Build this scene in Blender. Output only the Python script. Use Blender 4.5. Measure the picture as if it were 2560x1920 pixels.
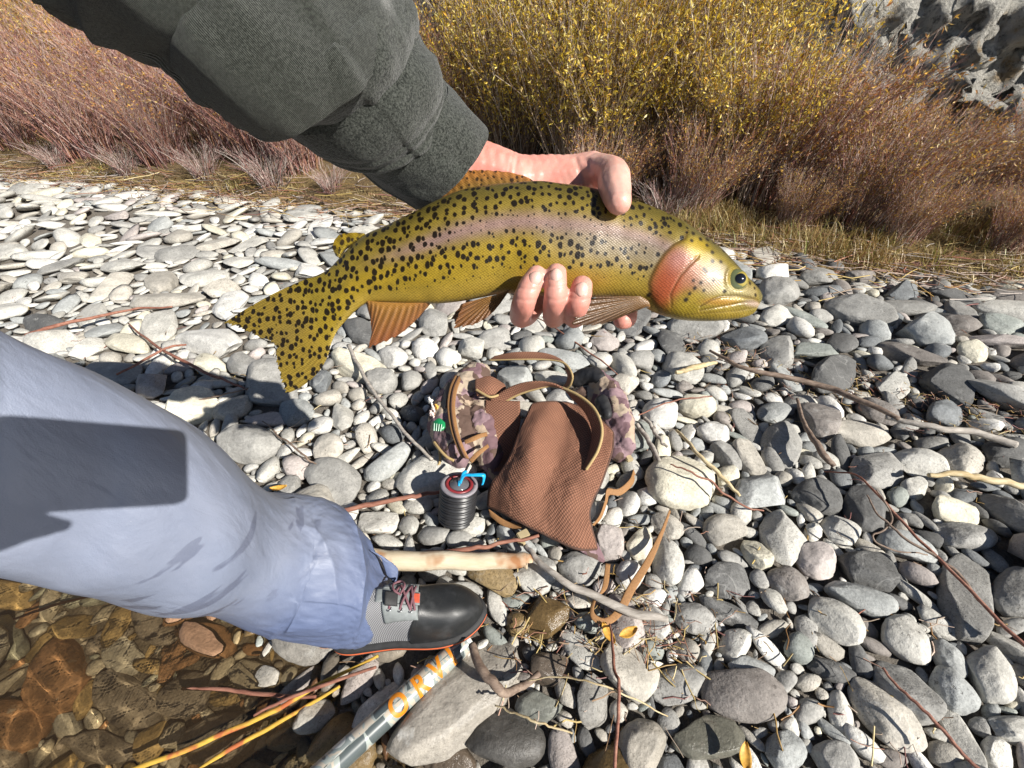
import bpy, bmesh, math, random
import numpy as np
from mathutils import Vector, Matrix, noise as mnoise

for o in list(bpy.data.objects):
    bpy.data.objects.remove(o)
sc = bpy.context.scene
COL = sc.collection
R = math.radians
rng = np.random.default_rng(7)
random.seed(7)

# ------------------------------------------------------------------ camera
FPX, CX, CY = 1040.0, 1280.0, 960.0        # focal length and centre in photograph pixels
CAMZ, PITCH = 1.0, R(39)
FWD = np.array([0, math.cos(PITCH), -math.sin(PITCH)])
UPV = np.array([0, math.sin(PITCH), math.cos(PITCH)])
RGT = np.array([1.0, 0, 0])
C0 = np.array([0, 0, CAMZ])
cam = bpy.data.cameras.new('camera')
cam.sensor_width = 36
cam.lens = 36 * FPX / 2560
cam.clip_start = 0.01
cam.clip_end = 400
camo = bpy.data.objects.new('camera', cam)
COL.objects.link(camo)
camo.location = C0
camo.rotation_euler = (R(90) - PITCH, 0, 0)
sc.camera = camo

# ------------------------------------------------------------------ sky, sun, exposure
LDIR = np.array([-.856, .65, -.786]); LDIR /= np.linalg.norm(LDIR)
w = bpy.data.worlds.new('World'); sc.world = w; w.use_nodes = True
nt = w.node_tree; nt.nodes.clear()
sky = nt.nodes.new('ShaderNodeTexSky'); sky.sky_type = 'NISHITA'; sky.sun_disc = False
sky.sun_elevation = math.asin(-LDIR[2]); sky.sun_rotation = math.atan2(-LDIR[0], -LDIR[1])
sky.altitude = 1800
bg = nt.nodes.new('ShaderNodeBackground'); bg.inputs[1].default_value = 0.05
wo = nt.nodes.new('ShaderNodeOutputWorld')
nt.links.new(sky.outputs[0], bg.inputs[0]); nt.links.new(bg.outputs[0], wo.inputs[0])
sl = bpy.data.lights.new('sun', 'SUN'); sl.energy = 5.0; sl.angle = R(0.5); sl.color = (1, .955, .88)
so = bpy.data.objects.new('sun', sl); COL.objects.link(so)
so.rotation_euler = Vector(LDIR).to_track_quat('-Z', 'Y').to_euler(); so.location = (4, -3, 6)
sc.view_settings.view_transform = 'Standard'; sc.view_settings.look = 'None'
sc.view_settings.exposure = 0.75; sc.view_settings.gamma = 1
sc.cycles.max_bounces = 8; sc.cycles.transparent_max_bounces = 12
sc.cycles.use_denoising = True

# ------------------------------------------------------------------ helpers
def P(px, py, d):
    """point seen at photo pixel (px,py), d metres along the viewing axis"""
    px = np.asarray(px, float); py = np.asarray(py, float); d = np.asarray(d, float)
    u = ((px - CX) / FPX)[..., None]; v = ((CY - py) / FPX)[..., None]
    return C0 + d[..., None] * (FWD + u * RGT + v * UPV)

def G(px, py, z=0.0):
    """point seen at photo pixel (px,py) that lies at height z"""
    px = np.asarray(px, float); py = np.asarray(py, float)
    u = ((px - CX) / FPX)[..., None]; v = ((CY - py) / FPX)[..., None]
    dr = FWD + u * RGT + v * UPV
    t = (np.asarray(z, float) - CAMZ) / dr[..., 2]
    return C0 + t[..., None] * dr

def proj(p):
    q = np.asarray(p) - C0
    d = q @ FWD
    d = np.where(np.abs(d) < 1e-6, 1e-6, d)
    return CX + FPX * (q @ RGT) / d, CY - FPX * (q @ UPV) / d, d

def _h(ix, iy, iz, s):
    h = (ix.astype(np.uint32) * np.uint32(374761393) + iy.astype(np.uint32) * np.uint32(668265263)
         + iz.astype(np.uint32) * np.uint32(2147483647 - 57) + np.uint32(s * 974711 & 0xffffffff))
    h = (h ^ (h >> np.uint32(13))) * np.uint32(1274126177)
    h = (h ^ (h >> np.uint32(16))) * np.uint32(2246822519)
    return ((h ^ (h >> np.uint32(15))) & np.uint32(0xffffff)).astype(float) / 0xffffff

def vn(p, s=0):
    p = np.asarray(p, float); i = np.floor(p).astype(np.int64); f = p - i; f = f * f * (3 - 2 * f)
    i = i & 0xffffff
    r = 0
    for a in (0, 1):
        for b in (0, 1):
            for c in (0, 1):
                wgt = (f[..., 0] if a else 1 - f[..., 0]) * (f[..., 1] if b else 1 - f[..., 1]) * (f[..., 2] if c else 1 - f[..., 2])
                r = r + wgt * _h(i[..., 0] + a, i[..., 1] + b, i[..., 2] + c, s)
    return r * 2 - 1

def fbm(p, s=0, o=4, g=.5):
    r = 0; a = 1; q = np.asarray(p, float)
    for k in range(o):
        r = r + a * vn(q, s + k * 17); a *= g; q = q * 2.03 + 7.1
    return r

def sst(a, b, x):
    t = np.clip((x - a) / (b - a), 0, 1); return t * t * (3 - 2 * t)

def crom(pts, n, cols=None):
    """Catmull-Rom resample of control points (k,...) to n samples, even in index"""
    pts = np.asarray(pts, float); k = len(pts)
    if k == 2:
        t = np.linspace(0, 1, n).reshape((n,) + (1,) * (pts.ndim - 1)); return pts[0] * (1 - t) + pts[1] * t
    e = np.concatenate([[2 * pts[0] - pts[1]], pts, [2 * pts[-1] - pts[-2]]])
    t = np.linspace(0, k - 1, n); i = np.minimum(t.astype(int), k - 2); f = (t - i).reshape((n,) + (1,) * (pts.ndim - 1))
    a, b, c, d = e[i], e[i + 1], e[i + 2], e[i + 3]
    return .5 * (2 * b + (c - a) * f + (2 * a - 5 * b + 4 * c - d) * f ** 2 + (3 * b - a - 3 * c + d) * f ** 3)

def pdist(q, poly):
    """distance from 2d points q (...,2) to a polyline"""
    poly = np.asarray(poly, float); best = np.full(q.shape[:-1], 1e9)
    for a, b in zip(poly[:-1], poly[1:]):
        ab = b - a; t = np.clip(((q - a) @ ab) / max(ab @ ab, 1e-9), 0, 1)
        best = np.minimum(best, np.linalg.norm(q - (a + t[..., None] * ab), axis=-1))
    return best

def raw(name, V, F, smooth=True, col=None, uv=None):
    V = np.ascontiguousarray(np.asarray(V, np.float32).reshape(-1, 3))
    me = bpy.data.meshes.new(name)
    groups = F if isinstance(F, list) else [F]
    groups = [np.asarray(g, np.int32) for g in groups if len(g)]
    nl = sum(g.size for g in groups); npoly = sum(len(g) for g in groups)
    me.vertices.add(len(V)); me.vertices.foreach_set('co', V.ravel())
    me.loops.add(nl); me.polygons.add(npoly)
    li = np.concatenate([g.ravel() for g in groups])
    me.loops.foreach_set('vertex_index', li)
    st = []; off = 0
    for g in groups:
        st.append(off + np.arange(len(g)) * g.shape[1]); off += g.size
    me.polygons.foreach_set('loop_start', np.concatenate(st).astype(np.int32))
    me.polygons.foreach_set('use_smooth', np.full(npoly, smooth, bool))
    me.update(calc_edges=True); me.validate()
    if col is not None:
        c = np.asarray(col, np.float32).reshape(len(V), -1)
        if c.shape[1] == 3: c = np.concatenate([c, np.ones((len(V), 1), np.float32)], 1)
        at = me.color_attributes.new('col', 'FLOAT_COLOR', 'POINT'); at.data.foreach_set('color', np.ascontiguousarray(c).ravel())
    if uv is not None:
        u = np.asarray(uv, np.float32).reshape(len(V), 2); l = me.uv_layers.new(name='UVMap')
        l.data.foreach_set('uv', np.ascontiguousarray(u[li]).ravel())
    return me

def ob(name, me, m=None, parent=None):
    o = bpy.data.objects.new(name, me); COL.objects.link(o)
    if m and me is not None: me.materials.clear(); me.materials.append(m)
    if parent: o.parent = parent
    return o

def mk(name, V, F, m=None, parent=None, **k): return ob(name, raw(name, V, F, **k), m, parent)

def tag(o, label=None, cat=None, group=None, kind=None):
    if label: o['label'] = label
    if cat: o['category'] = cat
    if group: o['group'] = group
    if kind: o['kind'] = kind
    return o

def thing(name, label, cat, loc=(0, 0, 0), group=None):
    o = bpy.data.objects.new(name, None); COL.objects.link(o); o.location = Vector([float(c) for c in loc]); o.empty_display_size = .05
    return tag(o, label, cat, group)

def adopt(child, parent):
    """parent while keeping world coordinates (parents are never rotated here)"""
    child.parent = parent
    child.location = Vector(child.location) - Vector(parent.location)
    return child

def gridF(n, m, wrap=False, off=0):
    i = np.arange(n - 1)[:, None]; j = np.arange(m if wrap else m - 1)[None, :]
    a = i * m + j; b = i * m + (j + 1) % m
    return np.stack([a, b, b + m, a + m], -1).reshape(-1, 4) + off

def tubes(paths, radii, sides=3):
    """paths (n,k,3), radii (n,k) -> V,F(quads), vertex->path index"""
    paths = np.asarray(paths, float); n, k, _ = paths.shape
    t = np.gradient(paths, axis=1); t /= np.linalg.norm(t, axis=-1, keepdims=True) + 1e-12
    ref = np.where(np.abs(t[..., 2:3]) > .9, np.array([1., 0, 0]), np.array([0, 0, 1.]))
    a = np.cross(t, ref); a /= np.linalg.norm(a, axis=-1, keepdims=True) + 1e-12
    b = np.cross(t, a)
    th = np.arange(sides) / sides * 2 * math.pi
    V = paths[:, :, None] + np.asarray(radii)[:, :, None, None] * (np.cos(th)[:, None] * a[:, :, None] + np.sin(th)[:, None] * b[:, :, None])
    f = gridF(k, sides, True)
    F = (f[None] + (np.arange(n) * k * sides)[:, None, None]).reshape(-1, 4)
    return V.reshape(-1, 3), F, np.repeat(np.arange(n), k * sides)

def tube(name, pts, r, m, parent=None, n=40, sides=10, **kw):
    pts = crom(pts, n)
    r = np.interp(np.linspace(0, 1, n), np.linspace(0, 1, len(r)), r) if hasattr(r, '__len__') else np.full(n, r)
    r = r.copy(); P2 = np.concatenate([[pts[0]], pts, [pts[-1]]]); P2[0] -= (pts[1] - pts[0]) * .02; P2[-1] += (pts[-1] - pts[-2]) * .02
    r = np.concatenate([[1e-5], r, [1e-5]])
    V, F, _ = tubes(P2[None], r[None], sides)
    return mk(name, V, F, m, parent, **kw)

def loft(top, bot, n, m, k=1.0, p=2.0):
    """rings through paired outline points: top,bot (s,3). returns V (n,m,3)"""
    T = crom(top, n); B = crom(bot, n); c = (T + B) / 2; h = (T - B) / 2
    ax = np.gradient(c, axis=0); s = np.cross(ax, h); s /= np.linalg.norm(s, axis=-1, keepdims=True) + 1e-12
    s = s * np.linalg.norm(h, axis=-1, keepdims=True) * (k if np.isscalar(k) else np.interp(np.linspace(0, 1, n), np.linspace(0, 1, len(k)), k)[:, None])
    th = np.arange(m) / m * 2 * math.pi
    V = c[:, None] + h[:, None] * np.cos(th)[None, :, None] + s[:, None] * np.sin(th)[None, :, None]
    return V, c, th

def surf(rows, nu, nv, fn=G):
    """rows of (px,py,z) control points -> smooth grid of world points and uv"""
    rows = np.asarray(rows, float)
    g = crom(rows, nu); g = np.swapaxes(crom(np.swapaxes(g, 0, 1), nv), 0, 1)
    V = fn(g[..., 0], g[..., 1], g[..., 2])
    return V

def solid(name, V, thick, m, parent=None, uv=None, bevel=True):
    """closed sheet of real thickness from a grid V (n,m,3)"""
    n, k, _ = V.shape
    du = np.gradient(V, axis=0); dv = np.gradient(V, axis=1); N = np.cross(du, dv); N /= np.linalg.norm(N, axis=-1, keepdims=True) + 1e-12
    th = np.full((n, k), thick)
    if bevel:
        e = np.minimum(np.minimum(np.arange(n)[:, None], np.arange(n)[::-1][:, None]) + np.zeros((1, k)), np.minimum(np.arange(k), np.arange(k)[::-1])[None, :] + np.zeros((n, 1)))
        th = th * np.clip(.35 + .65 * np.sqrt(np.clip(e / 2.5, 0, 1)), 0, 1)
    A = V + N * th[..., None] / 2; B = V - N * th[..., None] / 2
    F1 = gridF(n, k); F2 = gridF(n, k)[:, ::-1] + n * k
    idx = np.arange(n * k).reshape(n, k)
    ring = np.concatenate([idx[0, :], idx[1:, -1], idx[-1, -2::-1], idx[-2:0:-1, 0]])
    r2 = np.roll(ring, -1)
    F3 = np.stack([ring, ring + n * k, r2 + n * k, r2], -1)
    VV = np.concatenate([A.reshape(-1, 3), B.reshape(-1, 3)])
    if uv is None:
        lu = np.cumsum(np.concatenate([[0], np.linalg.norm(np.diff(V, axis=0), axis=-1).mean(1)])); lv = np.cumsum(np.concatenate([[0], np.linalg.norm(np.diff(V, axis=1), axis=-1).mean(0)]))
        uv = np.stack(np.meshgrid(lv, lu), -1)
    UV = np.concatenate([uv.reshape(-1, 2)] * 2)
    return mk(name, VV, np.concatenate([F1, F2, F3]), m, parent, uv=UV)

def blob(chains, voxel, smooth=8, disp=None):
    """union of round chains [(points, radii), ...] as one remeshed closed mesh"""
    bm = bmesh.new()
    for pts, rad in chains:
        pts = [np.asarray(p, float) for p in pts]
        if len(pts) == 1:
            bmesh.ops.create_icosphere(bm, subdivisions=3, radius=rad[0], matrix=Matrix.Translation(pts[0])); continue
        L = sum(np.linalg.norm(b - a) for a, b in zip(pts[:-1], pts[1:])); n = max(4, int(L / (min(rad) * .3)))
        q = crom(pts, n); r = np.interp(np.linspace(0, 1, n), np.linspace(0, 1, len(rad)), rad)
        for a, b in zip(q, r):
            bmesh.ops.create_icosphere(bm, subdivisions=2, radius=b, matrix=Matrix.Translation(a))
    me = bpy.data.meshes.new('t'); bm.to_mesh(me); bm.free()
    o = bpy.data.objects.new('t', me); COL.objects.link(o)
    md = o.modifiers.new('r', 'REMESH'); md.mode = 'VOXEL'; md.voxel_size = voxel; md.use_smooth_shade = True
    if smooth:
        ms = o.modifiers.new('s', 'SMOOTH'); ms.factor = .5; ms.iterations = smooth
    dg = bpy.context.evaluated_depsgraph_get(); dg.update()
    out = bpy.data.meshes.new_from_object(o.evaluated_get(dg))
    bpy.data.objects.remove(o); bpy.data.meshes.remove(me)
    if disp is not None:
        n = len(out.vertices); co = np.empty(n * 3, np.float32); no = np.empty(n * 3, np.float32)
        out.vertices.foreach_get('co', co); out.vertices.foreach_get('normal', no)
        co = co.reshape(-1, 3); no = no.reshape(-1, 3); co = co + no * disp(co)[:, None]
        out.vertices.foreach_set('co', np.ascontiguousarray(co, np.float32).ravel()); out.update()
    out.polygons.foreach_set('use_smooth', np.ones(len(out.polygons), bool))
    return out

def join_meshes(ms):
    bm = bmesh.new()
    for m in ms: bm.from_mesh(m)
    me = bpy.data.meshes.new('j'); bm.to_mesh(me); bm.free()
    me.polygons.foreach_set('use_smooth', np.ones(len(me.polygons), bool))
    return me

# ------------------------------------------------------------------ material helpers
class NB:
    def __init__(s, name):
        s.m = bpy.data.materials.new(name); s.m.use_nodes = True; s.t = s.m.node_tree
        s.b = s.t.nodes['Principled BSDF']; s.out = s.t.nodes['Material Output']
    def n(s, typ, ins=None, **pr):
        x = s.t.nodes.new('ShaderNode' + typ)
        for k, v in pr.items(): setattr(x, k, v)
        for k, v in (ins or {}).items(): s.set(x.inputs[k], v)
        return x
    def set(s, sock, v):
        if isinstance(v, bpy.types.NodeSocket): s.t.links.new(v, sock)
        elif isinstance(v, bpy.types.Node): s.t.links.new(v.outputs[0], sock)
        else:
            if hasattr(sock.default_value, '__len__') and not hasattr(v, '__len__'): v = (v,) * len(sock.default_value)
            elif hasattr(sock.default_value, '__len__') and len(sock.default_value) == 4 and len(v) == 3: v = tuple(v) + (1,)
            sock.default_value = v
    def p(s, **k):
        for a, v in k.items(): s.set(s.b.inputs[a.replace('_', ' ')], v)
    def math(s, op, a, b=0.0, clamp=False): return s.n('Math', {0: a, 1: b}, operation=op, use_clamp=clamp).outputs[0]
    def mix(s, f, a, b, mode='MIX'):
        x = s.n('Mix', data_type='RGBA', blend_type=mode); s.set(x.inputs[0], f); s.set(x.inputs[6], a); s.set(x.inputs[7], b); return x.outputs[2]
    def rng(s, v, a, b, c=0.0, d=1.0): return s.n('MapRange', {0: v, 1: a, 2: b, 3: c, 4: d}).outputs[0]
    def noise(s, vec, scale, det=4, rough=.55, dist=0): return s.n('TexNoise', {'Vector': vec, 'Scale': scale, 'Detail': det, 'Roughness': rough, 'Distortion': dist}).outputs[0]
    def vor(s, vec, scale, feature='F1', rand=1.0, dims='3D'): return s.n('TexVoronoi', {'Vector': vec, 'Scale': scale, 'Randomness': rand}, feature=feature, voronoi_dimensions=dims)
    def bump(s, h, strength=.3, dist=.002, normal=None):
        x = s.n('Bump', {'Height': h, 'Strength': strength, 'Distance': dist})
        if normal: s.set(x.inputs['Normal'], normal)
        return x.outputs[0]
    def pos(s): return s.n('NewGeometry').outputs['Position']
    def obj(s): return s.n('TexCoord').outputs['Object']
    def uv(s): return s.n('TexCoord').outputs['UV']
    def att(s, name): return s.n('Attribute', attribute_name=name)

def plain(name, c, rough=.6, nz=.12, ns=60, bump=.15, bs=300, **k):
    b = NB(name); v = b.pos()
    f = b.rng(b.noise(v, ns), .3, .7, 1 - nz, 1 + nz)
    col = b.mix(1.0, c, f, 'MULTIPLY')
    b.p(Base_Color=col, Roughness=rough, Normal=b.bump(b.noise(v, bs, 3), bump, .001), **k)
    return b.m

# ================================================================== TERRAIN
SX = np.array([-9, -3, -1.2, -.70, -.50, -.36, -.20, .0, .6, 2.5, 9.]); SY = np.array([4.2, 1.75, .78, .47, .375, .25, .13, .075, -.08, -.7, -2.6])
def shore(x, y): return (y - np.interp(x, SX, SY)) * .85
def bankd(x, y): return (y - (2.84 - .333 * x)) * .949
WATER = -.055
def gz(x, y):
    x = np.asarray(x, float); y = np.asarray(y, float)
    d = shore(x, y); b = bankd(x, y)
    n = fbm(np.stack([x * .9, y * .9, 0 * x], -1), 3, 3)
    z = .03 * n * sst(.2, 1.2, d)
    z = z - .045 * (1 - sst(-.02, .22, d)) + np.where(d < 0, np.maximum(d * .42, -.13), 0)
    z = z + np.where(b > 0, .14 * b + .06 * sst(0, .4, b), 0) + np.where(b > 3.5, (b - 3.5) * .35, 0)
    return z

# ---- materials of the ground
def stone_mat(name, objcol):
    b = NB(name); v = b.pos()
    if objcol:
        oi = b.n('ObjectInfo'); c = oi.outputs['Color']; wet = oi.outputs['Alpha']
        vv = b.n('VectorMath', {0: v, 1: b.n('VectorMath', {0: oi.outputs['Random'], 1: (13., 7., 5.)}, operation='MULTIPLY').outputs[0]}, operation='ADD').outputs[0]
        rnd = oi.outputs['Random']
    else:
        a = b.att('col'); c = a.outputs['Color']; wet = a.outputs['Alpha']; vv = v; rnd = .5
    n1 = b.noise(vv, 16, 5, .6); n2 = b.noise(vv, 130, 4, .7); n3 = b.noise(vv, 330, 3, .65)
    f = b.math('MULTIPLY', b.rng(n1, .25, .75, .66, 1.24), b.rng(n2, .28, .72, .74, 1.22))
    col = b.mix(1.0, c, f, 'MULTIPLY')
    # mineral speckle, dark lichen pits and pale crust
    sp = b.math('MULTIPLY', b.rng(n3, .56, .64), b.rng(b.noise(vv, 3.5, 2), .40, .60, .10, .85))
    col = b.mix(sp, col, b.mix(1.0, col, (.38, .37, .36), 'MULTIPLY'))
    pit = b.math('MULTIPLY', b.rng(b.noise(vv, 75, 3, .65), .62, .66), b.rng(b.noise(vv, 9, 2), .5, .62, 0, .7))
    col = b.mix(pit, col, b.mix(1.0, col, (.42, .40, .38), 'MULTIPLY'))
    crust = b.math('MULTIPLY', b.rng(b.noise(vv, 34, 5, .7), .56, .66), b.rng(b.noise(vv, 6, 2), .5, .65, 0, .55))
    col = b.mix(crust, col, (.52, .51, .48))
    vein = b.math('MULTIPLY', b.rng(b.math('ABSOLUTE', b.math('SUBTRACT', b.noise(vv, 7, 3, .5, .6), .5)), .0, .012, 1, 0), b.rng(rnd, .72, .78, 0, .18) if objcol else 0.0)
    col = b.mix(vein, col, (.6, .59, .56))
    wm = b.math('MULTIPLY', wet, b.rng(b.math('ADD', b.noise(vv, 14, 4, .6), b.math('MULTIPLY', wet, .35)), .48, .58), True)
    wcol = b.mix(1.0, b.mix(.25, col, b.mix(1.0, col, (1.0, .72, .38), 'MULTIPLY')), (.36, .33, .29), 'MULTIPLY')
    col = b.mix(wm, col, wcol)
    h = b.math('ADD', b.math('MULTIPLY', n1, 1.2), b.math('ADD', b.math('MULTIPLY', n2, .5), b.math('MULTIPLY', n3, .16)))
    h = b.math('SUBTRACT', h, b.math('MULTIPLY', pit, .3))
    b.p(Base_Color=col, Roughness=b.rng(wm, 0, 1, .82, .16), Normal=b.bump(h, .9, .004))
    b.b.inputs['Specular IOR Level'].default_value = .35
    return b.m
M_STONE = stone_mat('river_stone', True); M_PEB = stone_mat('pebble_stone', False)

b = NB('silt'); v = b.pos()
c = b.mix(b.noise(v, 3, 5), (.13, .105, .082), (.27, .245, .21)); c = b.mix(b.rng(b.noise(v, 140, 4, .7), .35, .65), b.mix(1.0, c, (.5, .5, .5), 'MULTIPLY'), c)
b.p(Base_Color=c, Roughness=.95, Normal=b.bump(b.noise(v, 220, 4, .7), .8, .006)); M_SILT = b.m

b = NB('bank_soil'); v = b.pos()
c = b.mix(b.rng(b.noise(v, 2.2, 5), .38, .62), (.16, .105, .05), (.28, .20, .075)); c = b.mix(b.rng(b.noise(v, 60, 4, .7), .4, .6), b.mix(1.0, c, (.5, .45, .4), 'MULTIPLY'), c)
b.p(Base_Color=c, Roughness=.95, Normal=b.bump(b.noise(v, 60, 5, .7), 1.0, .03)); M_BANK = b.m

def axis_pts(lo, hi, core_lo, core_hi, step):
    core = np.arange(core_lo, core_hi, step); a = core_lo - np.cumsum(step * 1.35 ** np.arange(1, 60)); a = a[a > lo]; c = core_hi + np.cumsum(step * 1.35 ** np.arange(0, 60)); c = c[c < hi]
    return np.concatenate([[lo], a[::-1], core, c, [hi]])
gx = axis_pts(-150, 150, -7, 6, .06); gy = axis_pts(-150, 150, -1.2, 7.5, .06)
X, Y = np.meshgrid(gx, gy); Z = np.clip(gz(X, Y), -1.2, 9) - .012
ground = mk('gravel_bar', np.stack([X, Y, Z], -1), gridF(len(gy), len(gx)), M_SILT)
tag(ground, 'pale grey cobble gravel bar beside the shallow stream', 'gravel bar', kind='structure')
# the grown-over bank behind the gravel
s_ = axis_pts(-60, 60, -9, 8, .07); o_ = np.concatenate([np.arange(-.12, 4.2, .07), np.arange(4.3, 24, .8)])
S, O = np.meshgrid(s_, o_); E = np.array([.949, -.316]); NN = np.array([.316, .949])
bx = S * E[0] + (O / 1) * NN[0]; by = 2.84 + S * E[1] + O * NN[1]
edge = .10 * fbm(np.stack([S * 2, S * 0, S * 0], -1), 5, 3) * np.exp(-np.maximum(O, 0) / .4)
bx += edge * NN[0]; by += edge * NN[1]
bz = np.clip(gz(bx, by), -1.2, 9) + .02 * fbm(np.stack([bx * 5, by * 5, 0 * bx], -1), 9, 4) + np.where(O < 0, -.03, .015)
bank = mk('river_bank', np.stack([bx, by, bz], -1), gridF(len(o_), len(s_)), M_BANK)
tag(bank, 'ochre soil bank rising behind the gravel', 'bank', kind='structure')

# ---- stone shapes shared by all stones
def ico(sub):
    bm = bmesh.new(); bmesh.ops.create_icosphere(bm, subdivisions=sub, radius=1); bm.verts.ensure_lookup_table()
    V = np.array([v.co[:] for v in bm.verts]); F = np.array([[v.index for v in f.verts] for f in bm.faces]); bm.free(); return V, F
def stone_shape(V, seed, angular=.5):
    r = np.random.default_rng(seed); q = V.copy()
    for _ in range(r.integers(2, 5)):
        k = r.normal(size=3) * 1.3; q = q * (1 + .07 * np.sin(V @ k + r.uniform(0, 6)))[:, None]
    for _ in range(int(3 + 9 * angular)):
        n = r.normal(size=3); n /= np.linalg.norm(n); cc = r.uniform(.46, .86); d = q @ n - cc
        q = q - n * (np.maximum(d, 0) * r.uniform(.55, .92))[:, None]
    q = q * (1 + .05 * fbm(V * 1.9 + seed, seed, 4))[:, None]
    q -= (q.max(0) + q.min(0)) / 2
    return q / np.abs(q).max(0)
I4, F4 = ico(5); I2, F2 = ico(2)
SHAPES = [raw('stone', stone_shape(I4, 100 + i, (i % 6) / 5), F4) for i in range(26)]
for s in SHAPES: s.materials.append(M_STONE)
PSH = [stone_shape(I2, 300 + i, (i % 5) / 4) for i in range(30)]

PAL = {'pale': (.50, .485, .44), 'white': (.62, .605, .565), 'grey': (.33, .322, .30), 'dgrey': (.135, .134, .13), 'blue': (.345, .355, .345), 'dblue': (.19, .20, .205),
       'cream': (.64, .60, .48), 'beige': (.45, .42, .365), 'pink': (.42, .375, .35), 'brown': (.25, .225, .205), 'green': (.29, .31, .285), 'gold': (.36, .27, .14), 'rust': (.26, .15, .085)}
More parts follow.
